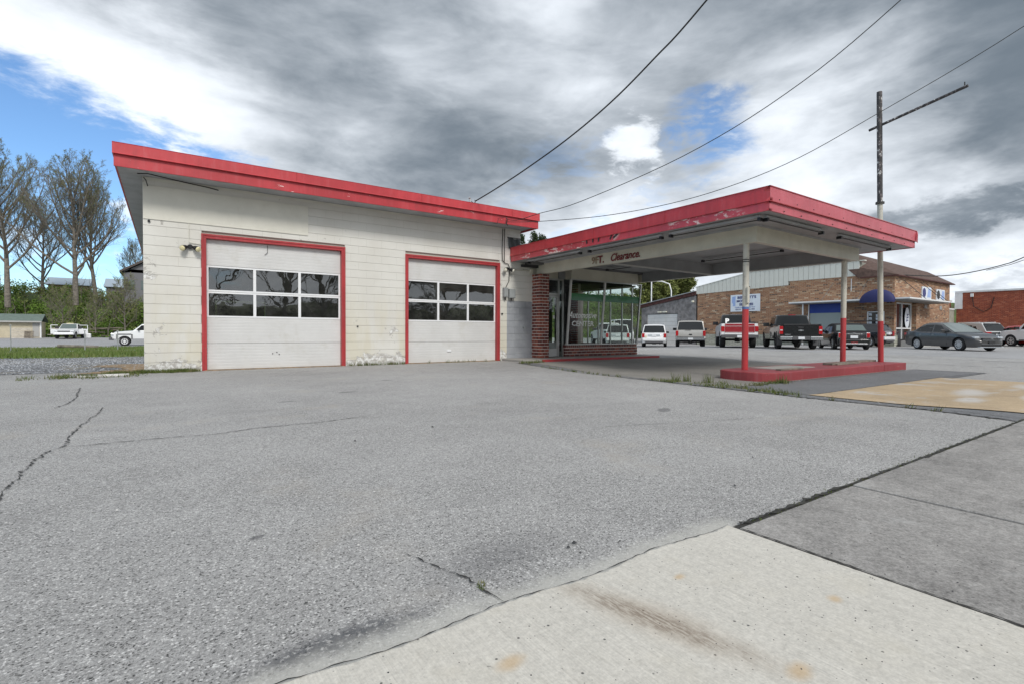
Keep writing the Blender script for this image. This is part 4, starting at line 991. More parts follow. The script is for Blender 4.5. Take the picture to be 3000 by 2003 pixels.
for (x0, x1, z0, z1, lb) in ((8.36, 8.50, 1.90, 2.18, 'smaller grey electric box right of the second overhead door'), (8.545, 8.77, 1.88, 2.16, 'larger grey electric box beside the smaller one')):
    t_ = thing('electric_box', lb, 'box', ((x0 + x1) / 2, G, z0), 0, 'electric boxes on the garage wall')
    MB().box(x0, x1, G - .12, G - .001, z0, z1).build('housing', 'meter_grey', t_, bevel=.008)
    MB().box(x0 + .015, x1 - .015, G - .128, G - .1205, z0 + .02, z1 - .02).build('cover', 'meter_grey', t_, bevel=.003)
    MB().tube([((x0 + x1) / 2, G - .05, z0), ((x0 + x1) / 2, G - .05, z0 - .08)], .02, 8).build('conduit', 'dark_metal', t_)
tag(MB().tube([(8.35, G - .03, 3.95), (8.33, G - .03, 3.3), (8.34, G - .03, 3.0), (8.42, G - .03, 2.93), (8.55, G - .03, 2.91), (8.60, G - .03, 2.8), (8.58, G - .03, 2.4), (8.47, G - .03, 2.2)], .011, 6).build('service_cable', 'cable_black'), 'black service cable dropping down the garage wall to the electric boxes', 'cable')
tag(MB().tube([(8.42, G - .03, 3.96), (8.41, G - .03, 2.95)], .010, 6).build('service_cable', 'cable_black'), 'straight thin black cable under the eave above the second door', 'cable')
tag(MB().tube([(8.7, G - .02, 2.75), (9.36, G - .02, 2.76)], .014, 6).box(9.36, 9.46, G - .07, G - .002, 2.68, 2.82).build('conduit', 'beam_cream'), 'cream conduit running to a small box beside the brick pillar', 'conduit')
tag(MB().tube([(.62, G - .02, 2.70), (.40, G - .0195, 2.72), (.40, G - .0195, 3.12)], .008, 5).build('conduit', 'plywood_cream'), 'thin cream conduit above the left flood light', 'conduit')
t_ = thing('roof_cable', 'dark loose cable hanging under the eave at the garage left corner', 'cable', (-.4, 12.5, 3.9))
MB().tube([(-.45, 12.25, 3.90), (-.30, 12.35, 3.95), (.3, 12.62, 3.95), (.75, 12.70, 3.93), (.95, 12.70, 3.90)], .012, 5).build('cable', 'cable_black', t_)
MB().tube([(-.37, 12.68, 3.95), (-.33, 12.68, 3.9), (-.30, 12.68, 3.78)], .009, 5).build('cable_end', 'cable_black', t_)
tag(MB().tube([(9.15, G - .001, 1.0), (9.15, G - .05, 1.0), (9.15, G - .06, .94)], .018, 8).box(9.11, 9.19, G - .045, G - .035, 1.03, 1.045).build('faucet', 'meter_grey'), 'outdoor water faucet on the grey painted wall patch', 'faucet')
tag(MB().tube([(-.286, G - .001, 3.085), (-.286, G - .03, 3.085)], .025, 8).build('pipe_stub', 'black_metal'), 'small black pipe stub high on the garage left corner', 'pipe')
tag(MB().tube([(8.345, G - .001, 1.40), (8.345, G - .04, 1.40)], .025, 8).build('pipe_stub', 'black_metal'), 'small dark pipe stub on the wall right of the second door', 'pipe')
tag(MB().tube([(3.98, G - .001, .98), (3.98, G - .03, .98)], .02, 8).build('pipe_stub', 'black_metal'), 'dark pipe stub low on the wall between the doors', 'pipe')
t_ = thing('weatherhead', 'small metal weatherhead on the garage roof edge where the thick cable lands', 'weatherhead', (6.95, 12.2, 4.37))
MB().tube([(6.9, 12.15, 4.36), (6.9, 12.15, 4.50), (6.86, 12.13, 4.53)], .03, 8).build('mast', 'galvanised', t_)
MB().tube([(6.9, 12.15, 4.46), (7.0, 12.1, 4.38), (7.02, 12.05, 4.44)], .008, 5).build('lead', 'cable_black', t_)
MB().tube([(7.02, 12.06, 4.37), (7.0, 12.06, 4.47)], .01, 5).build('anchor', 'dark_metal', t_)
t_ = thing('cable_anchor', 'wire bracket on the red fascia near the garage roof end', 'bracket', (8.0, 11.96, 3.95))
MB().tube([(7.99, 11.98, 4.10), (7.98, 11.93, 4.02), (7.99, 11.98, 3.92), (8.05, 12.0, 3.90)], .018, 6).build('insulator', 'dark_metal', t_)
MB().tube([(7.9, 11.99, 4.09), (7.72, 11.98, 4.05), (7.70, 12.0, 3.9), (7.76, 12.3, 3.96)], .006, 5).build('lead', 'cable_black', t_)
# overhead cables
def smoothline(pts, n=6):
    P = [Vector(p_) for p_ in pts]; out = []
    for i in range(len(P) - 1):
        p0, p1, p2, p3 = P[max(i - 1, 0)], P[i], P[i + 1], P[min(i + 2, len(P) - 1)]
        for k in range(n):
            u = k / n; out.append(.5 * ((2 * p1) + (-p0 + p2) * u + (2 * p0 - 5 * p1 + 4 * p2 - p3) * u * u + (-p0 + 3 * p1 - 3 * p2 + p3) * u ** 3))
    return out + [P[-1]]
def ocable(pts, r_, m_, label):
    return tag(MB().tube(smoothline(pts), r_, 6).build('overhead_cable', m_, smooth=60), label, 'cable', 'overhead cables')
ocable([(7.02, 12.05, 4.44), (7.15, 11.26, 4.60), (7.31, 10.21, 4.84), (7.52, 8.82, 5.22), (7.7, 7.63, 5.66), (7.86, 6.62, 6.18), (8.04, 5.6, 6.82), (8.6, 2.0, 9.4)], .016, 'cable_black', 'thickest black overhead cable rising from the garage roof weatherhead')
ocable([(7.99, 11.95, 4.05), (8.1, 11.6, 3.97), (8.34, 10.92, 4.06), (8.75, 9.71, 4.19), (9.57, 7.24, 4.80), (10.22, 5.31, 5.62), (10.79, 3.59, 6.77), (11.8, .4, 9.4)], .0085, 'cable_black', 'middle thin overhead cable crossing the sky above the canopy')
ocable([(7.99, 11.94, 3.97), (8.64, 11.13, 3.93), (9.85, 9.58, 3.99), (11.12, 7.95, 4.30), (12.34, 6.39, 4.92), (13.48, 4.92, 5.88), (15.12, 2.82, 7.41), (17, .3, 9.6)], .0085, 'cable_black', 'rightmost thin overhead cable passing behind the sign pole top')

# ------------------------------------------------------------------ tan brick building with side shed
XB, YB = 40.46, 13.51; XE = 51.5; YN = 28.8
bb = thing('brick_building', 'tan brick commercial building with white metal gable, blue awning and brown shingle roof', 'building', (XB, YB, 0))
mb = MB()
WIN = (16.75, 18.96, 1.07, 3.08); DOR = (14.07, 15.10, .72, 2.38)
def wallW(mb, x, x1, y0, y1, z0, z1, holes):
    cur = y0
    for (a, b_, za, zb) in holes:
        mb.box(x, x1, cur, a, z0, z1); mb.box(x, x1, a, b_, z0, za); mb.box(x, x1, a, b_, zb, z1); cur = b_
    mb.box(x, x1, cur, y1, z0, z1)
wallW(mb, XB, XB + .3, YB, 20.45, .76, 4.93, [(DOR[0], DOR[1], 1.17, DOR[3]), WIN])
mb.box(XB, XB + .3, 20.451, YN, .76, 4.62)
mb.box(XB + .301, 40.5 + .3, YB, YB + .3, .0, 4.76); mb.box(43.6, XE, YB, YB + .3, .0, 4.76); mb.box(40.81, 43.59, YB, YB + .3, 2.98, 4.76)
mb.build('wall', 'tan_brick', bb)
MB().box(XB - .04, XB + .3, YB - .0, YN, -.4, .755).box(XB - .04, XB + .5, YB - .04, YB - .001, -.4, .755).build('wall_base', 'painted_stone', bb)
MB().box(43.62, 44.3, YB - .25, YB - .001, -.1, 2.96).build('brick_pier', 'tan_brick', bb)
y = 15.63
while y < 28.9:     # white metal siding panels of the gable
    y1 = min(y + .38, 28.93); ya = (y + y1) / 2
    zt = 5.96 if y < 23.5 else 5.96 - (ya - 23.5) * .172; zb = 4.93 if ya < 20.45 else 4.63 - (ya - 20.45) * .026
    MB().box(XB - .03 - (.008 if int(y * 10) % 2 else 0), XB + .05, y, y1 - .02, zb, zt).build('siding_panel', 'panel_white', bb); y = y1
MB().prism([(15.6, 4.9), (28.93, 4.4), (28.93, 4.95), (23.5, 5.92), (15.6, 5.92)], 'x', XB + .051, XB + .3).build('siding_backing', 'panel_gap', bb)
MB().prism([(15.3, 5.955), (23.5, 5.955), (29.0, 5.02), (29.0, 5.08), (23.5, 6.02), (15.3, 6.02)], 'x', XB - .06, XB + .3).build('gable_trim', 'panel_white', bb)
MB().prism([(15.62, 4.95), (15.62, 5.9), (28.9, 5.0), (28.9, 4.5)], 'x', XB + .31, XE).build('upper_storey', 'panel_gap', bb)
# hipped brown roof over the front corner
mb = MB(); e0 = 4.80
P_ = [(XB - .2, YB - .25, e0), (XE + .25, YB - .25, e0), (XE + .25, 24, e0), (XB - .2, 15.6, e0), (43.3, 16.9, 6.85), (51.0, 14.8, 5.85), (50.0, 22, 6.75), (XB + .1, 16.9, 5.9)]
mb.v = P_; mb.f = [(0, 1, 5, 4), (1, 2, 6, 5), (0, 4, 7, 3), (0, 3, 2, 1), (4, 5, 6, 7), (7, 6, 2, 3)]; mb.mi = [0] * 6
mb.build('roof', 'shingle_brown', bb)
MB().box(XB - .22, XE + .27, YB - .27, YB - .02, e0 - .07, e0 - .004).box(XB - .22, XB - .002, YB - .019, 15.5, e0 - .07, e0 - .004).build('eave_board', 'fascia_rust', bb)
# flat metal canopy round the corner
cn = MB().box(XB - 1.25, XB - .002, YB - 1.25, 19.9, 3.10, 3.20).box(XB - .001, 47.0, YB - 1.25, YB - .002, 3.10, 3.20).build('flat_canopy', 'canopy_white', bb, bevel=.01)
MB().box(XB - 1.2, XB - .003, YB - 1.2, 19.85, 3.04, 3.098).box(XB - .002, 46.95, YB - 1.2, YB - .003, 3.04, 3.098).build('canopy_deck', 'canopy_under', bb)
for (x0, y0, x1, y1) in ((XB - 1.2, 15.3, XB - .01, 15.1), (XB - 1.2, 17.6, XB - .01, 17.3), (42.2, YB - 1.2, 41.9, YB - .01), (45.8, YB - 1.2, 45.2, YB - .01), (46.6, YB - 1.2, 46.2, YB - .01)):
    MB().tube([(x0, y0, 3.2), (x1, y1, 4.55)], .02, 5).build('canopy_stay', 'dark_metal', bb)
MB().box(XB - .9, XB - .82, 18.98, 19.06, 0, 3.04).build('canopy_post', 'frame_white', bb)
# shop window with blue valance
MB().box(XB + .06, XB + .10, WIN[0], WIN[1], WIN[2], 2.36).build('window_blind', 'blind_grey', bb)
MB().box(XB + .02, XB + .10, WIN[0], WIN[1], 2.37, WIN[3]).build('blue_valance', 'sign_blue', bb)
mb = MB(); mb.box(XB - .03, XB + .11, WIN[0] - .07, WIN[0] - .001, WIN[2] - .07, 3.03); mb.box(XB - .03, XB + .11, WIN[1] + .001, WIN[1] + .07, WIN[2] - .07, 3.03); mb.box(XB - .03, XB + .11, WIN[0], WIN[1], WIN[2] - .07, WIN[2] - .001)
mb.build('window_frame', 'frame_white', bb)
MB().box(XB + .10, XB + .14, DOR[0], DOR[1], 1.17, 2.38).build('notice_window', 'window_dark', bb)
mb = MB(); 
for (a, b_) in ((DOR[0], DOR[0] + .06), (DOR[1] - .06, DOR[1])): mb.box(XB - .02, XB + .09, a, b_, 1.17, 2.38)
mb.box(XB - .02, XB + .09, DOR[0] + .06, DOR[1] - .06, 2.32, 2.38); mb.box(XB - .02, XB + .09, DOR[0] + .06, DOR[1] - .06, 1.17, 1.23); mb.build('window_frame', 'frame_white', bb)
for (y, z) in ((14.94, 2.18), (14.94, 1.90), (14.94, 1.62), (14.52, 2.08), (14.52, 1.86), (14.52, 1.64)): MB().box(XB + .088, XB + .096, y - .09, y + .09, z - .09, z + .09).build('notice', 'sign_white', bb)
# domed awning
aw = MB(); na, nr = 12, 5; yc, rr, dep = 14.05, 1.02, .45
for j in range(nr + 1):
    ph = j / nr * math.pi / 2
    for i in range(na + 1):
        th = math.pi * i / na
        aw.v.append((XB - 1.26 - dep * math.sin(ph) * (.25 + .75 * math.sin(th)), yc - rr * math.cos(th), 3.02 + .80 * math.sin(th) * math.cos(ph)))
aw.f = [(j * (na + 1) + i, j * (na + 1) + i + 1, (j + 1) * (na + 1) + i + 1, (j + 1) * (na + 1) + i) for j in range(nr) for i in range(na)]; aw.mi = [0] * len(aw.f)
k = len(aw.v)
for i in range(na + 1):
    v_ = aw.v[nr * (na + 1) + i]; aw.v.append((v_[0], v_[1], 2.93 - (.03 if i % 2 else 0)))
aw.f += [(nr * (na + 1) + i, nr * (na + 1) + i + 1, k + i + 1, k + i) for i in range(na)]; aw.mi += [0] * na
aw.build('awning', 'awning_navy', bb, smooth=50)
# corner glass shopfront
MB().box(40.81, 43.59, YB + .10, YB + .14, .5, 2.97).build('shop_glass', 'window_dark', bb)
mb = MB()
for xx in (40.81, 41.85, 43.5): mb.box(xx, xx + .08, YB + .02, YB + .09, .3, 2.97)
mb.box(40.9, 43.5, YB + .02, YB + .088, 1.18, 1.26); mb.box(40.9, 43.5, YB + .02, YB + .088, 2.89, 2.97); mb.build('shopfront_frame', 'frame_white', bb)
MB().box(40.82, 43.58, YB + .02, YB + .095, .0, .49).build('shopfront_base', 'trim_black', bb)
mb = MB(); mb.prism([(42.75 + .42 * math.cos(a_), 1.95 + .72 * math.sin(a_)) for a_ in np.linspace(0, 2 * math.pi, 24, endpoint=False)], 'y', YB - .0, YB + .018)
mb.build('oval_sign', 'sign_white', bb)
mb = MB()
for q in (0, 1, 2): mb.box(42.62 + q * .1, 42.92 + q * .02, YB - .012, YB - .002, 1.75 + q * .2, 1.82 + q * .2); mb.box(42.56 + q * .09, 42.62 + q * .09, YB - .012, YB - .002, 1.68 + q * .2, 1.82 + q * .2)
mb.build('oval_sign_mark', 'lettering_navy', bb)
for (a, b_, c_, d_) in ((45.33, 47.2, 3.42, 4.28), (48.3, 50.15, 3.40, 4.24)):
    s_ = MB().box(a, b_, YB - .06, YB - .002, c_, d_).build('wall_sign', 'sign_white', bb)
    MB().prism([(a + .4 + .32 * math.cos(q), (c_ + d_) / 2 + .34 * math.sin(q)) for q in np.linspace(0, 6.28, 18, endpoint=False)], 'y', YB - .072, YB - .061).build('sign_emblem', 'lettering_navy' if a < 46 else 'trim_black', s_)
    MB().prism([(a + 1.0, c_ + .12), (a + 1.7, c_ + .12), (a + 1.7, d_ - .1), (a + 1.25, d_ - .1)], 'y', YB - .070, YB - .061).build('sign_picture', 'sign_paleblue', s_)
for xx in (46.0, 49.2): MB().box(xx, xx + .5, YB - .03, YB - .002, 2.72, 3.0).build('vent', 'meter_grey', bb)
MB().box(XB - .03, XB - .001, 16.1, 16.14, 3.9, 4.75).build('wall_pipe', 'frame_white', bb)
tag(MB().box(40.7, 41.7, 12.4, 13.2, -.1, .38).box(41.8, 44.0, 12.5, 13.2, -.1, .15).build('concrete_step', 'kerb_concrete', bevel=.02), 'pale concrete steps at the glass corner entrance of the brick building', 'steps')
# services board on the west wall
sg = thing('wall_sign', 'white moving services sign board on the tan brick wall with navy lettering', 'sign', (XB - .04, 24.14, 2.68))
MB().box(XB - .06, XB - .035, 22.81, 25.45, 2.68, 4.11).build('board', 'sign_white', sg, bevel=.006)
for (w_, z, y, sz) in (("BENNETT'S", 3.76, 23.98, .30), ('MOVING', 3.47, 24.28, .27), ('SERVICES', 3.18, 24.02, .27)): text(w_, sz, (XB - .065, y, z), FACE_W, 'lettering_navy', sg, off=.012, sx=1.12)
text('"Quality Service Affordable Price"', .135, (XB - .065, 24.13, 2.99), FACE_W, 'sign_blue', sg, off=.001)
text('423-912      423-912-1404', .15, (XB - .065, 24.13, 2.80), FACE_W, 'lettering_navy', sg, off=.005, sx=1.08)
MB().prism([(25.3, 3.95), (24.98, 4.0), (25.0, 3.15), (25.25, 3.15), (25.2, 3.3), (25.32, 3.5)], 'x', XB - .066, XB - .061).build('state_shape', 'sign_paleblue', sg)
# lean-to
lt = thing('wooden_lean_to', 'grey plank lean-to shed with a white roller door left of the brick building', 'shed', (XB, 32, -.3))
yy = 28.95
while yy < 35.4:
    y1 = min(yy + .155, 35.45); zt = 4.30 - (yy - 28.9) * .148
    if 31.03 < (yy + y1) / 2 < 34.76: zb = 2.72
    else: zb = -.35
    MB().box(XB + .0 + xr(.006), XB + .06, yy, y1 - .012, zb, zt).build('plank', 'plank_grey', lt); yy = y1
MB().box(XB + .061, XB + .12, 28.95, 31.03, -.35, 4.1).box(XB + .061, XB + .12, 34.76, 35.45, -.35, 3.3).box(XB + .061, XB + .12, 31.03, 34.76, 2.7, 3.5).build('frame', 'trim_black', lt)
MB().prism([(28.94, 4.34), (35.8, 3.32), (35.8, 3.62), (28.94, 4.66)], 'x', XB - .12, XB - .01).build('barge_board', 'fascia_rust', lt)
MB().prism([(28.94, 4.661), (35.9, 3.621), (35.9, 3.68), (28.94, 4.73)], 'x', XB - .25, 50).build('roof', 'galvanised', lt)
for k in range(8): MB().box(XB + .06 + .0, XB + .10, 31.05, 34.74, -.3 + k * .372, -.3 + k * .372 + .36).build('door_panel', 'door_white', lt)
MB().box(XB + .101, 50, 28.96, 35.4, -.3, 3.2).build('back_wall', 'trim_black', lt)
tag(MB().box(XB - .2, XB - .02, 32.2, 32.55, 2.84, 2.95).box(XB - .2, XB - .02, 32.9, 33.25, 2.84, 2.95).box(XB - .08, XB - .02, 32.5, 32.95, 2.86, 2.93).build('flood_light', 'lamp_glass'), 'pair of white flood lights above the roller door of the lean-to', 'light')
tag(MB().tube([(XB - .02, 29.2, 3.75), (XB - .22, 29.25, 3.75)], .09, 8).build('flood_light', 'lamp_glass'), 'round lamp at the corner where lean-to meets brick wall', 'light')
# warehouse of red brick on the right
wh = thing('red_brick_warehouse', 'long plain red brick warehouse with pale parapet at the far right', 'building', (62, 13, -.2))
WX = 62.0
MB().box(WX, WX + 40, -8, 15.75, -.4, 4.72).build('wall', 'warehouse_brick', wh)
MB().box(WX - .08, WX + 40, -8.1, 15.85, 4.725, 4.88).build('parapet', 'canopy_white', wh)
MB().box(WX - .06, WX + .3, 15.3, 15.86, 3.2, 4.72).build('corner_flashing', 'canopy_white', wh)
MB().box(WX - .25, WX - .05, 14.5, 14.7, 4.3, 4.6).build('wall_lamp', 'canopy_white', wh)
MB().tube([(WX - .04, 14.6, 4.3), (WX - .04, 14.5, 3.4), (WX - .04, 13.8, 2.9), (WX - .04, 13.3, 3.2), (WX - .04, 13.1, 4.2)], .03, 5).build('cable', 'cable_black', wh)
for (yy, h_) in ((9.2, .25), (1.9, .35)): MB().box(WX + 1, WX + 1.4, yy, yy + .35, 4.88, 4.88 + h_).build('roof_vent', 'dark_metal', wh)
lk = thing('link_building', 'low plain concrete wall joining the tan and red brick buildings', 'building', (55, 16.5, 0))
MB().box(53.5, 62, 15.9, 17, -.4, 3.1).build('wall', 'concrete_plain', lk); MB().box(53.5, 62, 15.85, 17.1, 3.11, 3.25).build('coping', 'canopy_white', lk)
MB().box(54, 66, 17.2, 22, -.4, 4.1).build('rear_wall', 'warehouse_brick', lk); MB().box(53.9, 66, 17.1, 22, 4.11, 4.25).build('rear_coping', 'canopy_white', lk)
ocable([(41.5, 13.4, 4.85), (43.74, 11.96, 4.80), (45.68, 10.77, 5.10), (47.56, 9.62, 5.62), (48.82, 8.84, 6.15), (54, 5.5, 8.8)], .035, 'cable_black', 'dark overhead cable rising right from the tan brick building roof')
ocable([(48.05, 10.59, 5.36), (49.0, 9.9, 5.66), (50.15, 9.08, 6.10), (56, 5, 8.8)], .022, 'cable_black', 'thin upper overhead cable at the right edge above the red warehouse')
ocable([(62.5, 11.0, 4.95), (62.3, 6.5, 5.15), (62.2, 2.0, 6.3)], .03, 'cable_black', 'short overhead cable over the roof of the red warehouse')

# ------------------------------------------------------------------ vehicles
def lerp(a, b_, u): return a + (b_ - a) * u
def pw(pts, x):
    if x <= pts[0][0]: return pts[0][1]
    for (a, va), (b_, vb) in zip(pts, pts[1:]):
        if x <= b_: return lerp(va, vb, (x - a) / (b_ - a))
    return pts[-1][1]
def make_wheel(me_t, me_r, root, x, y, rz):
    w_ = bpy.data.objects.new('wheel', me_t); COL.objects.link(w_); w_.parent = root; w_.location = (x, y, rz[0]); w_.rotation_euler = (0, 0, 0 if y > 0 else math.pi)
    r_ = bpy.data.objects.new('rim', me_r); COL.objects.link(r_); r_.parent = w_
def wheelmesh(r_, wd, rim, spokes, rimmat, tyremat='tyre_rubber'):
    mb = MB(); N = 28; prof = [(-wd / 2, rim), (-wd / 2, rim + .02), (-wd / 2 + .01, r_ - .05), (-wd / 2 + .04, r_ - .006), (-wd / 6, r_), (wd / 6, r_), (wd / 2 - .04, r_ - .006), (wd / 2 - .01, r_ - .05), (wd / 2, rim + .02), (wd / 2 - .02, rim)]
    for i in range(N):
        a_ = 2 * math.pi * i / N
        for (yy, rr) in prof: mb.v.append((rr * math.cos(a_), yy, rr * math.sin(a_)))
    n = len(prof)
    for i in range(N):
        for k in range(n - 1): mb.f.append((i * n + k, i * n + k + 1, ((i + 1) % N) * n + k + 1, ((i + 1) % N) * n + k)); mb.mi.append(0)
    tm = mb.mesh('wheel', tyremat, smooth=45)
    mb = MB(); mb.m = 1
    mb.tube([(0, -wd / 2 + .03, 0), (0, wd / 2 - .09, 0)], rim, 24)
    mb.m = 0
    # outer lip
    for i in range(24):
        a0, a1 = 2 * math.pi * i / 24, 2 * math.pi * (i + 1) / 24; ri, ro = rim - .03, rim + .004; yo = wd / 2 - .018
        mb.quad((ri * math.cos(a0), yo, ri * math.sin(a0)), (ri * math.cos(a1), yo, ri * math.sin(a1)), (ro * math.cos(a1), yo + .004, ro * math.sin(a1)), (ro * math.cos(a0), yo + .004, ro * math.sin(a0)))
    for i in range(spokes):
        M_ = Matrix.Rotation(2 * math.pi * i / spokes, 4, 'Y'); sw = .045 if spokes > 5 else .06
        mb.box(-sw / 2, sw / 2, wd / 2 - .055, wd / 2 - .022, .02, rim - .01, M_)
    mb.tube([(0, wd / 2 - .07, 0), (0, wd / 2 - .012, 0)], .055, 12)
    rm = mb.mesh('rim', [rimmat, 'trim_black'], smooth=35)
    return tm, rm
def vehicle(name, label, loc, heading, sp, scale=1.0, cat='car', group='parked vehicles'):
    root = thing(name, label, cat, (loc[0], loc[1], gz(loc[0], loc[1]) + .004 + sp.get('dz', 0)), R(heading), group)
    if scale != 1: root.scale = (scale,) * 3
    L, W = sp['L'], sp['W']; hw0 = W / 2; wr, wt = sp['wr'], sp.get('wt', .22); wx = sp['wx']; sill = sp.get('sill', .24); belt = sp['belt']
    ra = wr + sp.get('gap', .05); paint = sp['paint']; top = sp['top']   # top: polyline of body top (x from rear 0 to front L)
    xs = set(np.linspace(0, L, 30)) | {p_[0] for p_ in top} | {.03, .08, .15, L - .03, L - .08, L - .15, .25, L - .25}
    for w_ in wx:
        for a_ in np.linspace(0, math.pi, 11): xs.add(w_ - ra * math.cos(a_))
        xs.add(w_ - ra - .002); xs.add(w_ + ra + .002)
    xs = sorted(x for x in xs if 0 <= x <= L); xs = [x for i, x in enumerate(xs) if i == 0 or x - xs[i - 1] > .0015]
    plan = sp.get('plan', [(0, .90), (.03, .93), (.10, .965), (.30, .99), (.8, 1.0), (L - 1.0, 1.0), (L - .5, .965), (L - .2, .90), (L - .06, .82), (L, .75)])
    lowend = sp.get('low', [(0, .34), (.12, .26), (.5, sill), (L - .6, sill), (L - .1, .22), (L, .26)])
    mb = MB(); rings = []
    for x in xs:
        zb = max(pw(lowend, x), sill if .5 < x < L - .6 else pw(lowend, x)); 
        for w_ in wx:
            if abs(x - w_) < ra: zb = max(zb, wr + math.sqrt(ra * ra - (x - w_) ** 2))
        zt = pw(top, x); hw = hw0 * pw(plan, x); zs = zt - sp.get('shoulder', .05)
        side = []
        for tt in (0, .2, .45, .7, .9, 1):
            z = lerp(zb, zs, tt); h01 = (z - sill) / max(.1, belt - sill)
            k_ = 1 - sp.get('tuck', .06) * max(0, 1 - h01 * 2.2) ** 2 - sp.get('tumble', .05) * max(0, h01 - .55) ** 1.5
            side.append((hw * k_, z))
        ysh = side[-1][0]
        ring = [(x, y, z) for (y, z) in side] + [(x, ysh - .035, zt - .01), (x, ysh * .62, zt + .012), (x, 0, zt + .022)]
        ring += [(x, -y, z) for (_, y, z) in reversed(ring[:-1])]
        rings.append(ring)
    n = len(rings[0])
    for r_ in rings: mb.v += [(p_[0] - L / 2, p_[1], p_[2]) for p_ in r_]
    for i in range(len(rings) - 1):
        for k in range(n):
            k2 = (k + 1) % n; mb.f.append((i * n + k, i * n + k2, (i + 1) * n + k2, (i + 1) * n + k)); mb.mi.append(1 if k == n - 1 else 0)
    mb.f.append(tuple(range(n - 1, -1, -1))); mb.f.append(tuple((len(rings) - 1) * n + k for k in range(n))); mb.mi += [0, 0]
    two = sp.get('two')
    body = mb.build('body', [paint, 'trim_black'], root, local=True, smooth=38)
    # greenhouse
    r0, r1, f1, f0 = sp['gh']; zr = sp['H']; b0 = belt - .03; wb = hw0 * .93; wr_ = hw0 * sp.get('roofw', .74)
    def gtop(x):
        if x <= r1: return lerp(b0, zr, (x - r0) / (r1 - r0))
        if x >= f1: return lerp(b0, zr, (f0 - x) / (f0 - f1))
        return zr + .0 + .035 * math.sin(math.pi * (x - r1) / (f1 - r1))
    gx = sorted(set([r0, f0] + list(np.linspace(r0, r1, 5)) + list(np.linspace(r1, f1, 9)) + list(np.linspace(f1, f0, 6))))
    mb = MB(); rg = []
    for x in gx:
        zt = max(gtop(x), b0 + .004); ky = (min(zt, zr) - b0) / (zr - b0); ny_ = lerp(wb, wr_, ky); e = sp.get('plan_gh', 0)
        r_ = [(x, wb, b0 - .05), (x, lerp(wb, wr_, ky * .5), lerp(b0, zt, .5)), (x, ny_ + .0, zt - .035 * ky), (x, ny_ - .05 * ky, zt - .004), (x, ny_ * .5, zt + .014 * ky), (x, 0, zt + .02 * ky)]
        r_ += [(x, -y, z) for (_, y, z) in reversed(r_[:-1])]; rg.append(r_)
    n = len(rg[0])
    for r_ in rg: mb.v += [(p_[0] - L / 2, p_[1], p_[2]) for p_ in r_]
    for i in range(len(rg) - 1):
        for k in range(n - 1): mb.f.append((i * n + k, i * n + k + 1, (i + 1) * n + k + 1, (i + 1) * n + k)); mb.mi.append(0)
    mb.f.append(tuple(range(n - 1, -1, -1))); mb.f.append(tuple((len(rg) - 1) * n + k for k in range(n))); mb.mi += [0, 0]
    mb.build('cabin', sp.get('roofmat', paint), root, local=True, smooth=40)
    gm = sp.get('glass', 'car_glass'); gm2 = sp.get('glass2', gm)
    def sidey(z): return lerp(wb, wr_, (z - b0) / (zr - b0))
    for quad_ in sp['win']:
        for s_ in (1, -1):
            mb = MB(); pts = [(x - L / 2, s_ * (sidey(z) + .006), z) for (x, z) in quad_]
            inn = [(p_[0], p_[1] - s_ * .02, p_[2]) for p_ in pts]; m_ = len(pts); mb.v = pts + inn
            mb.f = [tuple(range(m_)) if s_ < 0 else tuple(range(m_ - 1, -1, -1))] + [(i, (i + 1) % m_, m_ + (i + 1) % m_, m_ + i) for i in range(m_)]; mb.mi = [0] * len(mb.f)
            mb.build('side_window', gm, root, local=True)
    def endglass(x0, x1, name, g_, u0=.10, u1=.90, ins=.05):
        v_ = []
        for u in (u0, u1):
            x = lerp(x0, x1, u); z = lerp(b0, zr, u); y = lerp(wb, wr_, u) - ins - .02
            nx_ = (zr - b0); nz_ = abs(x1 - x0); l_ = math.hypot(nx_, nz_); sg_ = -1 if x1 > x0 else 1
            ox, oz = sg_ * nx_ / l_ * .024, nz_ / l_ * .024
            v_ += [(x - L / 2 + ox, y, z + oz), (x - L / 2 + ox, y * .5, z + oz + .004 + .014 * u), (x - L / 2 + ox, -y * .5, z + oz + .004 + .014 * u), (x - L / 2 + ox, -y, z + oz)]
        mb = MB(); mb.v = v_ + [(p_[0] - (.02 if x1 > x0 else -.02) * -1, p_[1], p_[2] - .02) for p_ in v_]
        mb.f = [(0, 1, 5, 4), (1, 2, 6, 5), (2, 3, 7, 6), (0, 4, 12, 8), (3, 11, 15, 7), (4, 5, 13, 12), (5, 6, 14, 13), (6, 7, 15, 14)]; mb.mi = [0] * 8
        return mb.build(name, g_, root, local=True)
    endglass(r0, r1, 'rear_window', gm2, *sp.get('rwin', (.12, .88)))
    endglass(f0, f1, 'windshield', gm2, .06, .93)
    # wheels, underside
    tm, rm = wheelmesh(wr, wt, wr * sp.get('rimk', .64), sp.get('spokes', 5), sp.get('rim', 'rim_alloy'))
    for w_ in wx:
        for s_ in (1, -1): make_wheel(tm, rm, root, w_ - L / 2, s_ * (hw0 - wt / 2 - sp.get('tin', .015)), (wr,))
    mb = MB(); mb.box(.35 - L / 2, L - .35 - L / 2, -hw0 * .55, hw0 * .55, sill + .02, sill + .18)
    for w_ in wx: mb.tube([(w_ - L / 2, -hw0 + .2, wr), (w_ - L / 2, hw0 - .2, wr)], .05, 8)
    mb.tube([(wx[0] - L / 2, -.14, wr), (wx[0] - L / 2, .14, wr)], .13, 10); mb.tube([(.05 - L / 2, -hw0 * .45, sill - .02), (.9 - L / 2, -hw0 * .45, sill + .02)], .035, 8)
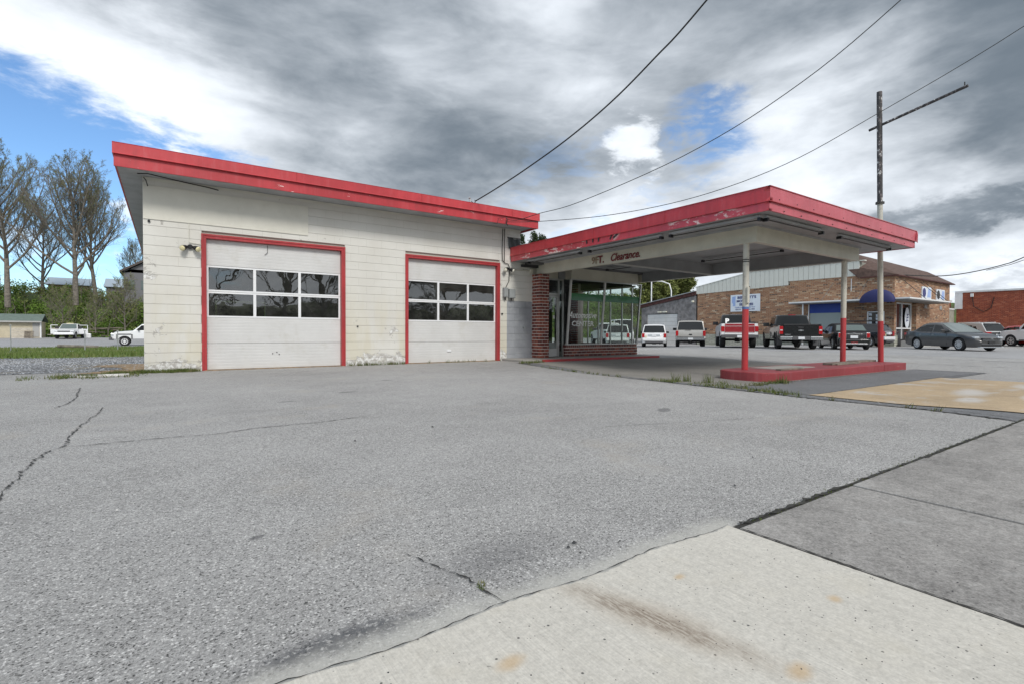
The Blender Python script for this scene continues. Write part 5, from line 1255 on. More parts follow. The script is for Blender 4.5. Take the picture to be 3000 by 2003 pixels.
    for w_ in wx: mb.box(w_ - ra + .0 - L / 2, w_ + ra - L / 2, -hw0 + wt + .04, -hw0 + wt + .06, sill, wr + ra - .02); mb.box(w_ - ra - L / 2, w_ + ra - L / 2, hw0 - wt - .06, hw0 - wt - .04, sill, wr + ra - .02)
    mb.build('underside', 'trim_black', root, local=True)
    for (nm, x0, x1, y0, y1, z0, z1, m_, sym, bev) in sp.get('bits', []):
        for s_ in ((1, -1) if sym else (1,)):
            ya, yb = (y0, y1) if s_ > 0 else (-y1, -y0)
            MB().box(x0 - L / 2, x1 - L / 2, ya, yb, z0, z1).build(nm, m_, root, local=True, bevel=bev)
    # mirrors
    mx_ = sp.get('mirror')
    if mx_:
        for s_ in (1, -1):
            yb = s_ * (sidey(mx_[1]) - .02); mb = MB(); ms = mx_[2] if len(mx_) > 2 else 1
            mb.box(mx_[0] - L / 2, mx_[0] + .10 * ms - L / 2, min(yb + s_ * .06, yb + s_ * .26 * ms), max(yb + s_ * .06, yb + s_ * .26 * ms), mx_[1] - .07 * ms, mx_[1] + .08 * ms)
            mb.box(mx_[0] + .02 - L / 2, mx_[0] + .07 - L / 2, min(yb - s_ * .05, yb + s_ * .08), max(yb - s_ * .05, yb + s_ * .08), mx_[1] - .05, mx_[1] - .01)
            mb.build('mirror', sp.get('mirmat', 'trim_black'), root, local=True, bevel=.02)
    return root
def plate(z, x=-.02, w_=.155): return ('licence_plate', x - .012, x, -w_, w_, z - .075, z + .075, 'plate_white', False, 0)

suv_small = dict(L=4.55, W=1.80, H=1.62, belt=1.0, wr=.345, wx=(.82, 3.45), paint='paint_white', top=[(0, .86), (.04, 1.0), (3.35, 1.0), (3.7, .98), (4.3, .86), (4.55, .66)],
    gh=(.06, .34, 2.55, 3.45), roofw=.78, sill=.28, win=[[(.55, 1.03), (1.15, 1.03), (1.15, 1.50), (.72, 1.50)], [(1.2, 1.03), (2.0, 1.03), (2.0, 1.51), (1.2, 1.51)], [(2.06, 1.03), (3.0, 1.03), (2.62, 1.50), (2.06, 1.51)]],
    mirror=(2.85, 1.08), bits=[('rear_bumper', -.10, .12, -.80, .80, .46, .66, 'paint_white', False, .04), ('bumper_lip', -.105, .05, -.62, .62, .34, .46, 'bumper_grey', False, .02),
        ('tail_light', -.03, .16, .66, .845, .70, 1.0, 'tail_red', True, .02), ('garnish', -.03, .02, -.42, .42, .80, .93, 'lamp_clear', False, .01), plate(.865, -.032), ('exhaust', -.08, .1, .50, .56, .30, .36, 'dark_metal', False, 0), ('rear_wiper', -.03, 0, -.02, .3, 1.10, 1.12, 'trim_black', False, 0),
        ('roof_rail', .6, 2.5, .60, .64, 1.64, 1.69, 'trim_black', True, .01), ('sticker', -.035, -.005, .52, .60, .70, .84, 'lamp_yellow', False, 0)])
suv_big = dict(L=5.05, W=2.0, H=1.82, belt=1.14, wr=.39, wx=(1.10, 4.05), wt=.26, paint='paint_tan', top=[(0, 1.0), (.04, 1.14), (3.7, 1.14), (4.0, 1.13), (4.85, 1.03), (5.05, .85)],
    gh=(.05, .30, 3.0, 3.75), roofw=.80, sill=.40, low=[(0, .50), (.5, .40), (4.4, .40), (5.05, .45)], tuck=.03,
    win=[[(.45, 1.18), (1.35, 1.18), (1.35, 1.72), (.55, 1.72)], [(1.42, 1.18), (2.35, 1.18), (2.35, 1.73), (1.42, 1.73)], [(2.42, 1.18), (3.35, 1.18), (3.02, 1.72), (2.42, 1.73)]],
    mirror=(3.15, 1.27, 1.25), bits=[('rear_bumper', -.16, .12, -.96, .96, .50, .72, 'chrome', False, .04), ('bumper_pad', -.175, .0, -.9, .9, .68, .735, 'bumper_grey', False, .01), ('tail_light', -.025, .14, .80, .975, .78, 1.14, 'tail_red', True, .02),
        ('licence_plate', -.175, -.162, -.16, .16, .54, .66, 'plate_white', False, 0), ('hitch', -.22, .0, -.05, .05, .38, .46, 'dark_metal', False, .01), ('rear_handle', -.03, .0, -.10, .10, .84, .92, 'trim_black', False, .01), ('rear_wiper', -.02, .02, -.05, .35, 1.19, 1.215, 'trim_black', False, 0), ('roof_rail', .5, 2.9, .66, .71, 1.86, 1.92, 'trim_black', True, .01)])
def pickup(paint, H=1.86, bedtop=1.30, bits=[], gh=(1.95, 2.12, 3.30, 3.95), L=5.7, wr=.42, sill=.50, extra={}):
    hb = H - 1.86
    d_ = dict(L=L, W=2.02, H=H, belt=1.24 + hb, wr=wr, wx=(1.25, 4.85 if L > 5.5 else 4.2), wt=.29, paint=paint, sill=sill + hb, tuck=.02, tumble=.03, shoulder=.03,
        top=[(0, bedtop + hb), (1.93, bedtop + hb), (1.97, 1.22 + hb), (4.1, 1.22 + hb), (4.3, 1.18 + hb), (L - .25, 1.08 + hb), (L, .92 + hb)],
        plan=[(0, .965), (.1, .985), (.4, 1.0), (L - .6, 1), (L - .25, .96), (L, .88)], low=[(0, .62 + hb), (.5, .56 + hb), (L - .6, .5 + hb), (L, .5 + hb)],
        gh=gh, roofw=.77, win=[[(gh[0] + .22, 1.29 + hb), (gh[0] + .95, 1.29 + hb), (gh[0] + .95, 1.74 + hb), (gh[1] + .12, 1.74 + hb)], [(gh[0] + 1.02, 1.29 + hb), (gh[3] - .42, 1.29 + hb), (gh[2] + .02, 1.74 + hb), (gh[0] + 1.02, 1.75 + hb)]],
        mirror=(gh[3] - .55, 1.36 + hb, 1.4), rwin=(.12, .90), gap=.09, bits=bits)
    d_.update(extra); return d_
black_pick = pickup('paint_black', bits=[('tailgate', -.035, .0, -.80, .80, .72, 1.28, 'paint_black', False, .015), ('tailgate_lip', -.05, .04, -.82, .82, 1.275, 1.33, 'trim_black', False, .012), ('tail_light', -.03, .14, .835, 1.005, .80, 1.22, 'tail_red', True, .015),
    ('reverse_lamp', -.036, .10, .86, .985, .98, 1.05, 'lamp_clear', True, .01), ('rear_bumper', -.22, .02, .42, 1.0, .50, .69, 'chrome', True, .03), ('bumper_centre', -.20, .0, -.415, .415, .50, .70, 'bumper_grey', False, .02), ('licence_plate', -.215, -.202, -.15, .15, .54, .67, 'plate_white', False, 0),
    ('tailgate_handle', -.05, -.036, -.12, .12, 1.12, 1.19, 'trim_black', False, .01), ('emblem', -.048, -.036, -.13, .13, .985, 1.02, 'chrome', False, 0), ('emblem', -.049, -.036, -.065, .065, .965, 1.04, 'chrome', False, 0), ('hitch', -.28, .0, -.05, .05, .38, .45, 'dark_metal', False, .01), ('brake_lamp', 2.10, 2.14, -.18, .18, 1.865, 1.90, 'tail_red', False, .005), ('bed_rail', .02, 1.93, .93, .98, 1.305, 1.335, 'trim_black', True, .01), ('nameplate', -.048, -.036, .48, .76, .77, .80, 'chrome', False, 0),
    ('mud_flap', .72, .74, .74, 1.0, .22, .60, 'bumper_grey', True, 0), ('wheel_flare', .76, .80, .96, 1.03, .6, .95, 'trim_black', True, .01)], extra=dict(rim='rim_dark', spokes=6))
red_pick = pickup('paint_white', H=1.96, bits=[('tailgate', -.03, .0, -.78, .78, .86, 1.38, 'paint_red', False, .012), ('tailgate_trim', -.04, -.031, -.76, .76, 1.235, 1.25, 'frame_white', False, 0), ('tailgate_trim', -.04, -.031, -.76, .76, .88, .895, 'frame_white', False, 0), ('tail_light', -.03, .12, .80, .985, .93, 1.24, 'tail_red', True, .012),
    ('white_band', -.035, .0, -.80, .80, .765, .855, 'frame_white', False, .01), ('rear_bumper', -.20, .02, -.98, .98, .58, .755, 'bumper_grey', False, .025), ('licence_plate', -.215, -.202, -.14, .14, .60, .73, 'plate_white', False, 0), ('bed_cover', .0, 1.93, -.93, .93, 1.385, 1.41, 'trim_black', False, .01), ('hitch', -.25, .0, -.05, .05, .46, .52, 'dark_metal', False, .01)], gh=(2.15, 2.30, 3.25, 3.95),
    extra=dict(wt=.32, wr=.44, W=2.0, roofmat='paint_black', rim='rim_alloy'))
mini = dict(L=3.85, W=1.73, H=1.37, belt=.90, wr=.32, wx=(.62, 3.12), paint='paint_black', top=[(0, .72), (.05, .88), (.55, .93), (2.55, .93), (2.8, .92), (3.55, .80), (3.85, .58)],
    gh=(.35, .85, 2.0, 2.75), roofw=.76, sill=.2, roofmat='soft_top', glass2='car_glass_pale', rwin=(.22, .82), tumble=.16, shoulder=.10, plan=[(0, .74), (.05, .88), (.15, .94), (.45, .99), (.8, 1), (2.9, 1), (3.5, .92), (3.85, .72)],
    win=[[(.95, .93), (1.5, .93), (1.5, 1.24), (1.10, 1.22)], [(1.56, .93), (2.4, .93), (2.1, 1.22), (1.56, 1.25)]], mirror=(2.25, .98), low=[(0, .30), (.15, .22), (3.4, .2), (3.85, .22)],
    bits=[('tail_light_ring', -.01, .20, .545, .745, .60, .90, 'chrome', True, .04), ('tail_light', -.025, .10, .565, .725, .62, .88, 'tail_red', True, .035), ('licence_plate', -.045, -.03, -.17, .17, .60, .74, 'plate_white', False, 0), ('plate_recess', -.03, .02, -.30, .30, .58, .79, 'trim_black', False, .03), ('boot_trim', -.02, .02, -.38, .38, .80, .825, 'chrome', False, .005), ('emblem', -.035, .0, -.07, .07, .835, .865, 'chrome', False, .005),
        ('rear_bumper', -.08, .10, -.72, .72, .30, .55, 'paint_black', False, .05), ('bumper_trim', -.095, .02, -.60, .60, .28, .35, 'chrome', False, .02), ('fog_lamp', -.10, .0, -.16, .16, .36, .40, 'tail_red', False, .01), ('exhaust', -.12, .05, .36, .44, .26, .34, 'chrome', False, .015), ('belt_trim', .55, 2.7, .792, .80, .88, .90, 'chrome', True, 0)], spokes=9, rimk=.72)
sedan = dict(L=4.55, W=1.76, H=1.42, belt=.92, wr=.32, wx=(.98, 3.66), paint='paint_grey', top=[(0, .86), (.05, .99), (.7, 1.02), (1.2, .98), (2.9, .94), (3.25, .93), (3.9, .82), (4.35, .68), (4.55, .50)],
    gh=(.42, 1.28, 2.25, 3.35), roofw=.70, sill=.20, plan=[(0, .80), (.06, .90), (.3, .97), (.8, 1), (3.6, 1), (4.1, .93), (4.4, .80), (4.55, .62)], glass2='car_glass_pale', tumble=.10,
    win=[[(.80, 1.0), (1.05, .99), (1.05, 1.24)], [(1.10, .985), (1.92, .96), (1.92, 1.33), (1.42, 1.33), (1.10, 1.22)], [(2.0, .955), (2.86, .94), (2.38, 1.30), (2.0, 1.33)], [(2.92, .94), (3.18, .935), (2.92, 1.06)]], mirror=(2.72, 1.0), mirmat='paint_grey', low=[(0, .34), (.3, .22), (4.2, .18), (4.55, .20)],
    bits=[('tail_light', -.02, .22, .60, .80, .78, .92, 'tail_red', True, .02), ('headlight', 4.08, 4.42, .46, .72, .62, .715, 'lamp_clear', True, .03), ('grille', 4.44, 4.575, -.44, .44, .56, .645, 'trim_black', False, .02), ('grille_trim', 4.48, 4.585, -.46, .46, .525, .55, 'chrome', False, .01), ('emblem', 4.575, 4.59, -.07, .07, .57, .64, 'chrome', False, .005),
        ('licence_plate', 4.57, 4.60, -.15, .15, .38, .48, 'trim_black', False, 0), ('lower_grille', 4.50, 4.568, -.48, .48, .24, .36, 'trim_black', False, .02), ('bumper_trim', 4.50, 4.59, -.52, .52, .355, .37, 'chrome', False, .005), ('door_handle', 1.18, 1.32, .855, .885, .80, .83, 'chrome', True, .005), ('door_handle', 2.02, 2.16, .86, .89, .79, .82, 'chrome', True, .005), ('door_seam', 1.955, 1.965, .868, .872, .3, .94, 'trim_black', True, 0), ('door_seam', 2.95, 2.96, .868, .874, .3, .9, 'trim_black', True, 0), ('bumper_lip', 4.40, 4.59, -.60, .60, .19, .22, 'lamp_clear', False, .005)], spokes=10, rimk=.66)
cross = dict(suv_small); cross.update(L=4.6, W=1.84, H=1.66, paint='paint_silver', gh=(.02, .55, 2.7, 3.7), win=[[(.75, 1.12), (1.2, 1.04), (1.2, 1.40), (.95, 1.42)], [(1.25, 1.03), (2.1, 1.03), (2.1, 1.50), (1.25, 1.48)], [(2.16, 1.03), (3.2, 1.03), (2.72, 1.50), (2.16, 1.52)]],
    bits=[('rear_bumper', -.08, .12, -.84, .84, .40, .62, 'paint_silver', False, .04), ('bumper_lip', -.09, .05, -.70, .70, .30, .42, 'bumper_grey', False, .02), ('hatch', -.02, .01, -.62, .62, .62, .98, 'paint_grey', False, .01), ('tail_light', -.05, .26, .52, .875, .88, 1.0, 'tail_red', True, .02), plate(.78, -.03, .17), ('spoiler', .42, .72, -.60, .60, 1.62, 1.67, 'paint_silver', False, .02), ('roof_rail', .8, 2.6, .60, .64, 1.70, 1.75, 'frame_white', True, .01)])
boxy = dict(suv_big); boxy.update(L=4.7, W=1.86, H=1.80, paint='paint_white', wx=(.95, 3.72), gh=(.05, .22, 2.75, 3.4), win=[[(.35, 1.2), (1.25, 1.2), (1.25, 1.70), (.42, 1.70)], [(1.45, 1.2), (2.2, 1.2), (2.2, 1.71), (1.45, 1.71)], [(2.28, 1.2), (3.05, 1.2), (2.78, 1.70), (2.28, 1.71)]], rim='rim_alloy', spokes=6,
    bits=[('rear_bumper', -.16, .5, -.93, .93, .50, .76, 'bumper_grey', False, .04), ('tail_light', -.02, .12, .72, .90, .85, 1.2, 'tail_red', True, .02), ('side_step', 1.4, 3.1, .82, .95, .42, .47, 'trim_black', True, .01), ('roof_rail', .4, 2.7, .62, .67, 1.84, 1.90, 'trim_black', True, .01)])
silver_suv = dict(suv_small); silver_suv.update(paint='paint_silver')
def fwd(P, rear, head, L):   # centre of the car from its rear centre
    return (P[0] + math.cos(R(head)) * L / 2, P[1] + math.sin(R(head)) * L / 2)
def rearpark(name, label, sp, rp, head, **kw): return vehicle(name, label, fwd(rp, 0, head, sp['L']), head, sp, **kw)
rearpark('parked_suv', 'small white SUV with red tail lights parked before the white roller door', suv_small, (29.02, 24.24), 39)
rearpark('parked_suv', 'large tan SUV with chrome bumper between white SUV and red tailgate truck', suv_big, (29.80, 21.74), 37, cat='car')
rt = rearpark('pickup_truck', 'white pickup truck with red tailgate and a white letter P on its window', red_pick, (27.2, 16.55), 37, cat='truck')
text('P', .42, (2.125 - red_pick['L'] / 2, .50, 1.45), (R(90 - 14), 0, R(-90)), 'lettering_white', rt, 'window_letter', off=.02, local=True)
rearpark('pickup_truck', 'black crew cab pickup truck with chrome rear bumper by the blue window', black_pick, (27.6, 13.35), 38, cat='truck')
rearpark('convertible_car', 'small black convertible with soft top parked between the canopy posts', mini, (29.9, 11.75), 38)
# grey sedan facing the camera side: front right wheel at (33.76, 8.40)
h_ = 235.6; c_, s_ = math.cos(R(h_)), math.sin(R(h_)); fx = 3.66 - 4.55 / 2; fy = -.77
vehicle('sedan_car', 'dark grey sedan parked side on in front of the brick building corner', (33.76 - (fx * c_ - fy * s_), 8.40 - (fx * s_ + fy * c_)), h_, sedan)
rearpark('crossover_car', 'silver crossover with dark hatch behind the dark grey sedan', cross, (50.6, 10.45), 57)
rearpark('parked_suv', 'boxy white SUV cut by the right edge of the picture', boxy, (50.1 - 3.72*math.cos(R(57)) + .8*math.sin(R(57)), 9.6 - 3.72*math.sin(R(57)) - .8*math.cos(R(57))), 57)
vehicle('sports_car', 'bright red car mostly hidden behind the crossover and the boxy white SUV', (51.2, 8.9), 236, dict(sedan, paint='paint_brightred'))
vehicle('parked_suv', 'dark parked car showing under the notice window behind the convertible', (37.9, 15.2), 90, dict(suv_small, paint='paint_black', H=1.45, win=suv_small['win'][:0]))
rearpark('parked_suv', 'silver SUV seen through the showroom glass', silver_suv, (27.29, 26.15), 44)
van = dict(suv_big); van.update(L=5.6, H=2.25, W=2.0, paint='paint_white', gh=(.05, .15, 4.0, 4.9), wx=(1.1, 4.6), top=[(0, 1.0), (.04, 1.14), (4.8, 1.14), (5.1, 1.1), (5.4, .95), (5.6, .7)], win=[[(3.2, 1.2), (4.4, 1.2), (4.1, 1.9), (3.2, 1.9)]], mirror=(4.3, 1.4, 1.3))
vehicle('delivery_van', 'white van parked behind the silver SUV beyond the showroom', (35.6, 33.4), 222, van, cat='van')
tow = pickup('paint_white', bits=[('boom_arm', .3, .42, -.5, -.4, 1.3, 2.1, 'frame_white', True, .01), ('boom_arm', .3, 1.7, -.05, .05, 2.05, 2.15, 'frame_white', False, .01)])
vehicle('tow_truck', 'white truck with a boom frame standing behind the silver SUV', (32.5, 32.3), 60, tow, cat='truck')
# left side trucks
f450 = pickup('paint_white', H=2.0, L=6.2, wr=.41, bits=[('front_bumper', 6.12, 6.36, -1.0, 1.0, .52, .80, 'bumper_grey', False, .03), ('grille', 6.16, 6.24, -.62, .62, .86, 1.16, 'trim_black', False, .02), ('headlight', 6.0, 6.22, .64, .95, .88, 1.14, 'lamp_clear', True, .02), ('door_emblem', 3.2, 3.45, 1.005, 1.016, .95, 1.15, 'lettering_navy', True, .02), ('wheel_flare', 4.72, 5.72, .99, 1.07, 1.02, 1.10, 'bumper_grey', True, .02), ('wheel_flare', 4.62, 4.72, .99, 1.07, .62, 1.05, 'bumper_grey', True, .02), ('wheel_flare', 5.72, 5.82, .99, 1.07, .62, 1.05, 'bumper_grey', True, .02)], gh=(2.3, 2.45, 3.9, 4.65),
    extra=dict(wx=(1.4, 5.22), belt=1.36, rimk=.62, rim='paint_white', spokes=8, top=[(0, 1.42), (2.25, 1.42), (2.3, 1.34), (4.7, 1.36), (5.0, 1.34), (5.9, 1.26), (6.2, 1.05)], win=[[(2.6, 1.42), (3.35, 1.42), (3.35, 1.88), (2.7, 1.88)], [(3.42, 1.42), (4.35, 1.42), (3.95, 1.88), (3.42, 1.88)]], glass2='car_glass_pale'))
vehicle('pickup_truck', 'white work truck driving on the side street, cut by the garage corner', (-3.23 + (5.22 - 3.1), 59.6), 180, f450, cat='truck', group='trucks left of the garage')
chev = pickup('paint_white', bits=[('front_bumper', 5.62, 5.80, -.98, .98, .50, .68, 'frame_white', False, .03), ('grille', 5.60, 5.70, -.62, .62, .80, 1.0, 'trim_black', False, .01), ('grille_bar', 5.70, 5.72, -.6, .6, .88, .92, 'chrome', False, 0), ('headlight', 5.55, 5.70, .64, .92, .84, .98, 'lamp_clear', True, .01), ('roof_beacon', 3.0, 3.2, -.35, .35, 1.9, 1.98, 'lamp_yellow', False, .02)], extra=dict(glass2='car_glass_pale', mirror=(3.5, 1.4, 1.9)))
ch = vehicle('pickup_truck', 'old white pickup with both doors open parked before the green bank', (-10.3, 86.5), -97, chev, cat='truck', group='trucks left of the garage')
for s_ in (1, -1):
    M_ = Matrix.Translation((3.75 - 2.85, s_ * .98, 0)) @ Matrix.Rotation(s_ * R(-68), 4, 'Z'); mb = MB(); mb.box(-.95, 0, -.03, .03, .6, 1.2, M_); mb.box(-.95, -.88, -.03, .03, 1.2, 1.75, M_); mb.box(-.95, -.1, -.03, .03, 1.68, 1.75, M_)
    mb.build('open_door', 'paint_white', ch, local=True)

# ------------------------------------------------------------------ left background
sh = thing('storage_shed', 'low tan shed with a green grey roof at the left edge below the bank', 'shed', (-22, 89, -.1))
x0s, x1s = -34.0, -13.45
MB().box(x0s, x1s - .25, 89.3, 93, -.4, 1.95).build('wall', 'shed_tan', sh)
MB().prism([(88.8, 2.0), (91.2, 2.98), (93.4, 2.0), (93.4, 1.88), (91.2, 2.82), (88.8, 1.88)], 'x', x0s, x1s).build('roof', 'shed_roof', sh)
MB().box(x0s, x1s, 88.72, 88.8, 1.86, 2.04).build('gutter', 'kerb_concrete', sh); MB().box(x1s - .25, x1s - .10, 89.2, 89.4, -.2, 1.9).build('downpipe', 'frame_white', sh)
MB().box(x1s - .95, x1s - .30, 89.27, 89.299, .0, 1.8).build('door', 'kerb_concrete', sh)
def pallet(x, y, w_, h_, lean, label, m_='wood_pale'):
    t_ = thing('wooden_pallet', label, 'pallet', (x, y, gz(x, y)), 0, 'pallets and panels leaning on the shed')
    for k in range(7): z = h_ * (k + .1) / 7; MB().box(x, x + w_, y + lean * z, y + lean * z + .05, gz(x, y) + z, gz(x, y) + z + h_ / 7 * .7).build('slat', m_, t_)
    return t_
pallet(-19.5, 88.2, 1.6, 1.7, .25, 'tall dark slatted panel leaning on the shed at the left edge', 'wood_weathered')
pallet(-16.2, 87.4, 1.9, 1.35, .45, 'pale slatted pallet leaning against the shed wall', 'wood_pale')
pallet(-14.9, 87.3, .9, .95, .4, 'small dark panel beside the pale pallet', 'wood_weathered')
for k, (x0, x1, y) in enumerate(((-13.2, -11.4, 91), (-9.3, -2.0, 92))):
    mb = MB()
    for q in range(26 if k else 10):
        a = RNG.uniform(x0, x1 - 1); z = RNG.uniform(0, 1.25); M_ = Matrix.Translation((a, y + xr(.8), z)) @ Matrix.Rotation(xr(.12), 4, 'Y') @ Matrix.Rotation(xr(.15), 4, 'Z')
        mb.box(0, RNG.uniform(1, 3.2), -.08, .08, 0, .07, M_)
    o = mb.build('lumber_pile', 'wood_weathered' if k else 'wood_pale'); tag(o, ['small heap of boards between the shed and the old pickup', 'long pile of old lumber below the bank right of the old pickup'][k], 'lumber', kind='stuff')
tag(MB().box(-9.3, -8.5, 88.5, 89.2, -.2, .45).build('white_crate', 'frame_white', bevel=.08), 'white bundle on the ground beside the old pickup', 'bundle')
tag(MB().tube([(-6.6, 49.0, gz(-6, 49) + .22), (-4.3, 49.5, gz(-4, 49) + .1)], .12, 7).build('log', 'bark'), 'dark log lying in the grass beside the side street', 'log')
for (x, y, h_, lb) in ((-8.19, 44.4, 1.6, 'fence post nearest the left edge'), (-4.33, 42.0, 1.25, 'fence post in the middle, in front of the old pickup'), (-2.61, 41.0, 1.25, 'fence post nearest the garage corner, before the work truck')):
    z = gz(x, y); tag(MB().tube([(x, y, z), (x, y, z + h_)], .026, 8).box(x - .05, x + .05, y - .05, y + .05, z + h_, z + h_ + .05).build('fence_post', 'galvanised'), 'grey metal ' + lb, 'fence post', 'metal fence posts in the verge')
tag(MB().box(-1.35, -.75, 11.95, 12.02, .0, .03).box(-1.1, -.6, 12.02, 12.1, 0, .045).build('concrete_lump', 'stone_pale', bevel=.012), 'small white lump of broken concrete beside the corner weeds', 'rubble')

# hillside
def hill_s(X, Y): return Y + .55 * X
def hz(X, Y):
    s_ = hill_s(X, Y); up = sm(86, 108, s_)
    return -.9 + 7.6 * up + .5 * math.sin(X * .21) * up + .35 * math.sin(X * .5 + Y * .3) * up - 3 * (1 - sm(-90, -40, X))
mb = MB(); xs = np.linspace(-140, 190, 110); uu = np.r_[np.linspace(84, 118, 26), np.linspace(125, 320, 8)]
mb.v = [(x, s_ - .55 * x, hz(x, s_ - .55 * x)) for s_ in uu for x in xs]; nx = len(xs)
mb.f = [(j * nx + i, j * nx + i + 1, (j + 1) * nx + i + 1, (j + 1) * nx + i) for j in range(len(uu) - 1) for i in range(nx - 1)]; mb.mi = [0] * len(mb.f)
structure(mb.build('hillside', 'hill_ground', smooth=60))
def leafcloud(name, cent, rad, per, size, mname, label=None, cat=None, parent=None, flat=.6, kind='stuff'):
    """clusters of small leaf faces; cent Nx3, rad N"""
    C_ = np.repeat(np.array(cent), per, 0); Rr = np.repeat(np.array(rad), per); n = len(C_)
    u = RNG.normal(0, 1, (n, 3)); u /= np.linalg.norm(u, axis=1)[:, None]; u[:, 2] *= flat
    Pn = C_ + u * (Rr * RNG.uniform(.35, 1.0, n) ** .5)[:, None]
    a_ = RNG.normal(0, 1, (n, 3)); a_ /= np.linalg.norm(a_, axis=1)[:, None]; b_ = np.cross(a_, RNG.normal(0, 1, (n, 3))); b_ /= np.linalg.norm(b_, axis=1)[:, None]
    sz = (size * RNG.uniform(.5, 1.4, n))[:, None]
    V = np.empty((n * 3, 3)); V[0::3] = Pn - a_ * sz; V[1::3] = Pn + a_ * sz; V[2::3] = Pn + b_ * sz * 1.3
    if parent is not None: V -= np.array(WO[parent.name])
    me = bpy.data.meshes.new(name); me.vertices.add(n * 3); me.vertices.foreach_set('co', V.ravel())
    me.loops.add(n * 3); me.loops.foreach_set('vertex_index', np.arange(n * 3)); me.polygons.add(n); me.polygons.foreach_set('loop_start', np.arange(0, n * 3, 3))
    me.update(calc_edges=True); me.materials.append(MATS[mname]); o = bpy.data.objects.new(name, me); COL.objects.link(o)
    if parent is not None: o.parent = parent
    if label: tag(o, label, cat, kind=kind)
    return o
ce, ra_ = [], []
for _ in range(1500):
    x = RNG.uniform(-48, 82); s_ = RNG.uniform(86, 112); y = s_ - .55 * x
    if x < -13 and s_ < 88: continue
    r_ = RNG.uniform(.5, 1.5); ce.append((x, y, hz(x, y) + r_ * RNG.uniform(.3, 1.1))); ra_.append(r_)
for _ in range(260):
    x = RNG.uniform(-36, 0); s_ = RNG.uniform(95, 104); y = s_ - .55 * x; r_ = RNG.uniform(.5, 1.2); ce.append((x, y, hz(x, y) + r_ * RNG.uniform(.8, 2.6))); ra_.append(r_)
for _ in range(330):
    x = RNG.uniform(-36, 4); s_ = RNG.uniform(86, 97); y = s_ - .55 * x
    r_ = RNG.uniform(.5, 1.3); ce.append((x, y, hz(x, y) + r_ * RNG.uniform(.4, 1.4))); ra_.append(r_)
leafcloud('undergrowth', ce, ra_, 62, .13, 'undergrowth', 'green and brown undergrowth covering the bank', 'undergrowth')
# thin saplings in the undergrowth
mb = MB()
for _ in range(150):
    x = RNG.uniform(-34, 40); s_ = RNG.uniform(87, 106); y = s_ - .55 * x; z = hz(x, y); h_ = RNG.uniform(2.5, 6)
    mb.tube([(x, y, z), (x + xr(.3), y, z + h_ * .5), (x + xr(.9), y + xr(.5), z + h_)], [.06, .04, .012], 3, False)
    for k in range(5): u = RNG.uniform(.35, .95); mb.tube([(x + xr(.2), y, z + h_ * u), (x + xr(1.3), y + xr(.8), z + h_ * u + RNG.uniform(.3, 1))], [.025, .008], 3, False)
tag(mb.build('saplings', 'bark_pale'), 'thin bare saplings standing in the undergrowth', 'saplings', kind='stuff')

